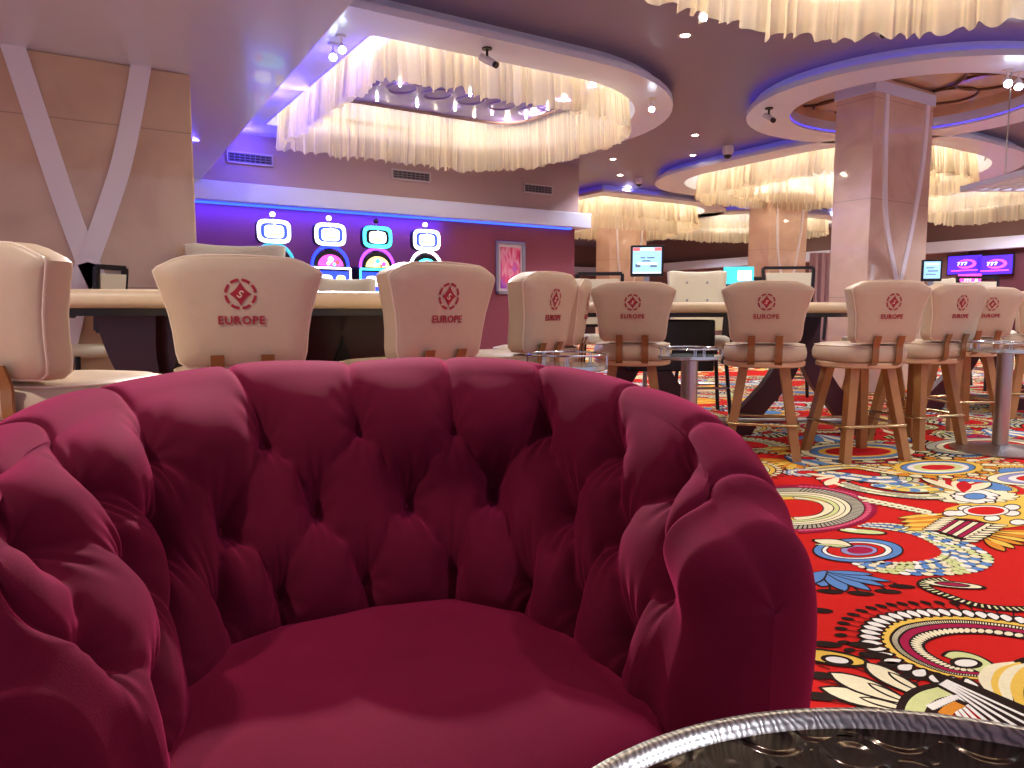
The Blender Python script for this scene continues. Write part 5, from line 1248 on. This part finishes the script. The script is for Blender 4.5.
# red oval with white lobes
for (x_, y_) in ((966, 509), (1012, 514), (960, 514), (1018, 523), (951, 514), (992, 519), (1012, 508)): pell((x_, y_), 9, 3.4, 'dark', Z0+7); pell((x_, y_), 7.5, 2.5, 'white', Z0+8)
pell((986, 511.5), 24, 5.8, 'dark', Z0+9); pell((986, 511.5), 22.5, 5.1, 'white', Z0+10); pell((986, 511.5), 18.5, 4.1, 'red', Z0+11)
# red and cream fan above the flower
for i in range(9):
    t = i/8; tipx, tipy = 922+t*68, 478.5+2.0*math.sin(PI*(t*.5))+t*2.5; cp.petal(fl(963, 493), fl(tipx, tipy), .034, ('cream', 'red2')[i % 2], Z0+9, .008)
# crimson striped patch
PA, PB = dens([fl(936, 531), fl(942, 527), fl(952, 520.5)], 12)[0], dens([fl(968, 540), fl(984, 535), fl(993, 525)], 12)[0]
cp.poly([fl(930, 531), fl(950, 518), fl(1001, 525), fl(990, 538), fl(968, 543)], 'dark', Z0+7)
for i in range(6):
    t0, t1 = i/6+.02, (i+1)/6-.02; e0 = np.array([PA[0]*(1-t0)+PB[0]*t0, PA[-1]*(1-t0)+PB[-1]*t0]); e1 = np.array([PA[0]*(1-t1)+PB[0]*t1, PA[-1]*(1-t1)+PB[-1]*t1])
    cp.poly([e0[0], e0[1], e1[1], e1[0]], ('crimson', 'cream')[i % 2], Z0+8)
for c0_, c1_ in (((930, 531), (950, 518)), ((968, 543), (1001, 525))):
    for i in range(8):
        t = (i+.5)/8; cp.ell(fl(c0_[0]+(c1_[0]-c0_[0])*t, c0_[1]+(c1_[1]-c0_[1])*t), .034, .012, -A, 'cream', Z0+9, .006, n=10)
# orange spikes
for i in range(7):
    cp.petal(fl(948-i*1.5, 514+i*2.6), fl(898+i*1.2+(i % 2)*5, 519+i*1.9), .02, ('yellow', 'orange')[i % 2], Z0+6, .006)
    cp.petal(fl(985+i*2, 540-i*1.5), fl(1004+i*10, 552-i*3), .022, ('orange', 'yellow')[i % 2], Z0+6, .006)
# herringbone band
for i in range(11):
    x_ = 858+i*6.6; y_ = 496.5+i*1.35
    cp.petal(fl(x_, y_), fl(x_+7, y_+3.6), .014, 'cream', Z0+6, .006); cp.petal(fl(x_+4, y_+5.6), fl(x_+13, y_+4.9), .014, 'cream', Z0+6, .006)
# long dotted bands further back
def dotband(pts, w, base, dots, z, n):
    c_, L = dens([fl(*q) for q in pts], n); cp.line(c_, w+.02, 'dark', z); cp.line(c_, w, base, z+1)
    nn_, _ = normals(c_)
    for i in range(1, n-1):
        for j in (-.28, .28): cp.ell(c_[i]+nn_[i]*w*j, w*.2, w*.16, 0, dots[(i+(j > 0)) % len(dots)], z+2, .006, n=8)
dotband([(826, 474), (850, 477), (875, 480), (900, 480)], .17, 'blue', ('white', 'blue', 'cream'), Z0+1, 26)
dotband([(838, 483), (858, 489), (885, 494), (915, 497), (940, 497)], .10, 'green', ('cream', 'grey'), Z0+1, 40)
dotband([(880, 484), (905, 488), (930, 487)], .2, 'green', ('yellow', 'cream', 'blue'), Z0+1, 22)
dotband([(810, 470), (850, 467), (880, 471), (905, 475)], .12, 'grey', ('cream', 'yellow'), Z0+1, 30)
for i in range(6): cp.petal(fl(838, 478), fl(806+i*5, 474+i*2.6+(i*i)*.1), .03, ('cream', 'red2')[i % 2], Z0+3, .007)
# oval wreath behind the flower
for a, b, col in ((48, 8.5, 'dark'), (47, 8, 'yellow'), (38, 6.6, 'dark'), (37, 6.2, 'blue'), (31, 5.2, 'white'), (25, 4.2, 'green'), (17, 2.6, 'red2')):
    Z0 += 1; pell((938, 468), a, b, col, Z0)
for i in range(22):
    t = 2*PI*i/22; cp.petal(fl(938+46*math.cos(t), 468+8*math.sin(t)), fl(938+60*math.cos(t), 468+10.8*math.sin(t)), .035, ('orange', 'cream')[i % 2], Z0-4, .008)
for a, b, col in ((66, 8.5, 'dark'), (64.5, 8, 'cream'), (55, 6.8, 'dark'), (54, 6.4, 'lilac'), (44, 5.2, 'white'), (36, 4.2, 'dark'), (35, 3.9, 'red')):
    Z0 += 1; pell((1052, 479), a, b, col, Z0)
for a, b, col in ((60, 9, 'dark'), (59, 8.6, 'grey'), (50, 7.4, 'dark'), (49, 7.1, 'cream'), (42, 6.2, 'dark'), (41, 5.8, 'red')):
    Z0 += 1; pell((985, 447), a, b, col, Z0-14)
for a, b, col in ((58, 9, 'dark'), (57, 8.6, 'cream'), (49, 7.4, 'dark'), (48, 7, 'blue'), (40, 5.6, 'yellow'), (33, 4.4, 'red2')):
    Z0 += 1; pell((858, 452), a, b, col, Z0-20)
for i in range(18):
    t = 2*PI*i/18; cp.petal(fl(858+57*math.cos(t), 452+8.6*math.sin(t)), fl(858+72*math.cos(t), 452+11.4*math.sin(t)), .04, ('cream', 'red2')[i % 2], Z0-30, .008)
print('carpet faces', len(floor.f), 'z', Z0)
o = floor.build('floor', cm, weld=False)
struct(o); o['label'] = 'red carpet with large paisley and flower motifs'
# ================================================================== LIGHT
wd = bpy.data.worlds.new('world'); bpy.context.scene.world = wd; wd.use_nodes = True
wd.node_tree.nodes['Background'].inputs[0].default_value = (*lin((190, 188, 222)), 1); wd.node_tree.nodes['Background'].inputs[1].default_value = AMB
# downlights in the main ceiling (rows that light the room)
for (x, y, pw_) in [(6.0, 4.9, 30), (8.0, 7.8, 30), (10.6, 3.6, 60), (8.6, 2.6, 40), (3.0, 4.8, 30), (7.2, 1.5, 40), (11.5, 2.0, 40), (8.2, 9.6, 30), (4.5, -1.5, 40), (9.0, -1, 40), (14, 3, 40), (2.5, -1.5, 40)]:
    light('downlight_lamp', 'SPOT', (x, y, ZC-.03), pw_*DL, (244, 240, 250), .06, rot=(0, 0, 0), spot=130)
for (x, y) in ((9, 17), (13, 17.5), (12, 19.5), (16, 11), (16.3, 7.3), (16, 16), (8.8, 13)):  # added lamps without fixtures, to brighten the dark far end
    light('far_fill_lamp', 'SPOT', (x, y, ZC-.03), 60*DL, (244, 240, 250), .06, spot=140)
# unseen fill lamps below the dropped ceiling, kept out of frame
for (x, y) in ((-3.6, 3.2), (-3.2, 4.4), (-1.0, 1.8)):
    light('unseen_fill_lamp', 'SPOT', (x, y, ZL-.02), 26*DL, (255, 240, 226), .06, spot=140)
# the two spotlights on the big ring, aimed at the armchair
for (x_, y_, e_) in ((2.03, 5.62, SPK), (2.0, 5.75, SPK*.6)):
    d_ = Vector((-.05+.35, 1.0, .45))-Vector((x_, y_, 3.02)); light('ring_spot_lamp', 'SPOT', (x_, y_, 3.02), e_, (255, 244, 240), .03, rot=d_.to_track_quat('-Z', 'Y').to_euler(), spot=34)
# blue LEDs
light('blue_ledge_glow', 'AREA', (3.2, 9.95, 2.24), 10*BL, (60, 50, 255), 3.8, rot=(math.radians(20), 0, 0), size_y=.05)
light('blue_ring_glow', 'AREA', (2.25, 7.7, 3.05), 16*BL, (70, 60, 255), 4.0, rot=(0, math.radians(150), PI/2*0), size_y=.05)
for p_, e_ in (((2.25, 9.7, 3.0), 3), ((2.2, 8.0, 3.0), 2.5), ((2.2, 6.4, 3.0), 1.5)):
    light('cove_glow', 'POINT', p_, e_*BL, (74, 62, 255), .02)
sc = bpy.context.scene
sc.view_settings.view_transform = 'Standard'; sc.view_settings.look = 'None'; sc.view_settings.gamma = 1; sc.view_settings.use_curve_mapping = False
sc.view_settings.exposure = EXPO
sc.cycles.use_denoising = True; sc.cycles.max_bounces = 7; sc.cycles.diffuse_bounces = 4; sc.cycles.glossy_bounces = 3; sc.cycles.transparent_max_bounces = 12; sc.cycles.transmission_bounces = 4
sc.cycles.caustics_reflective = False; sc.cycles.caustics_refractive = False; sc.cycles.sample_clamp_indirect = 6
sc.cycles.use_light_tree = True
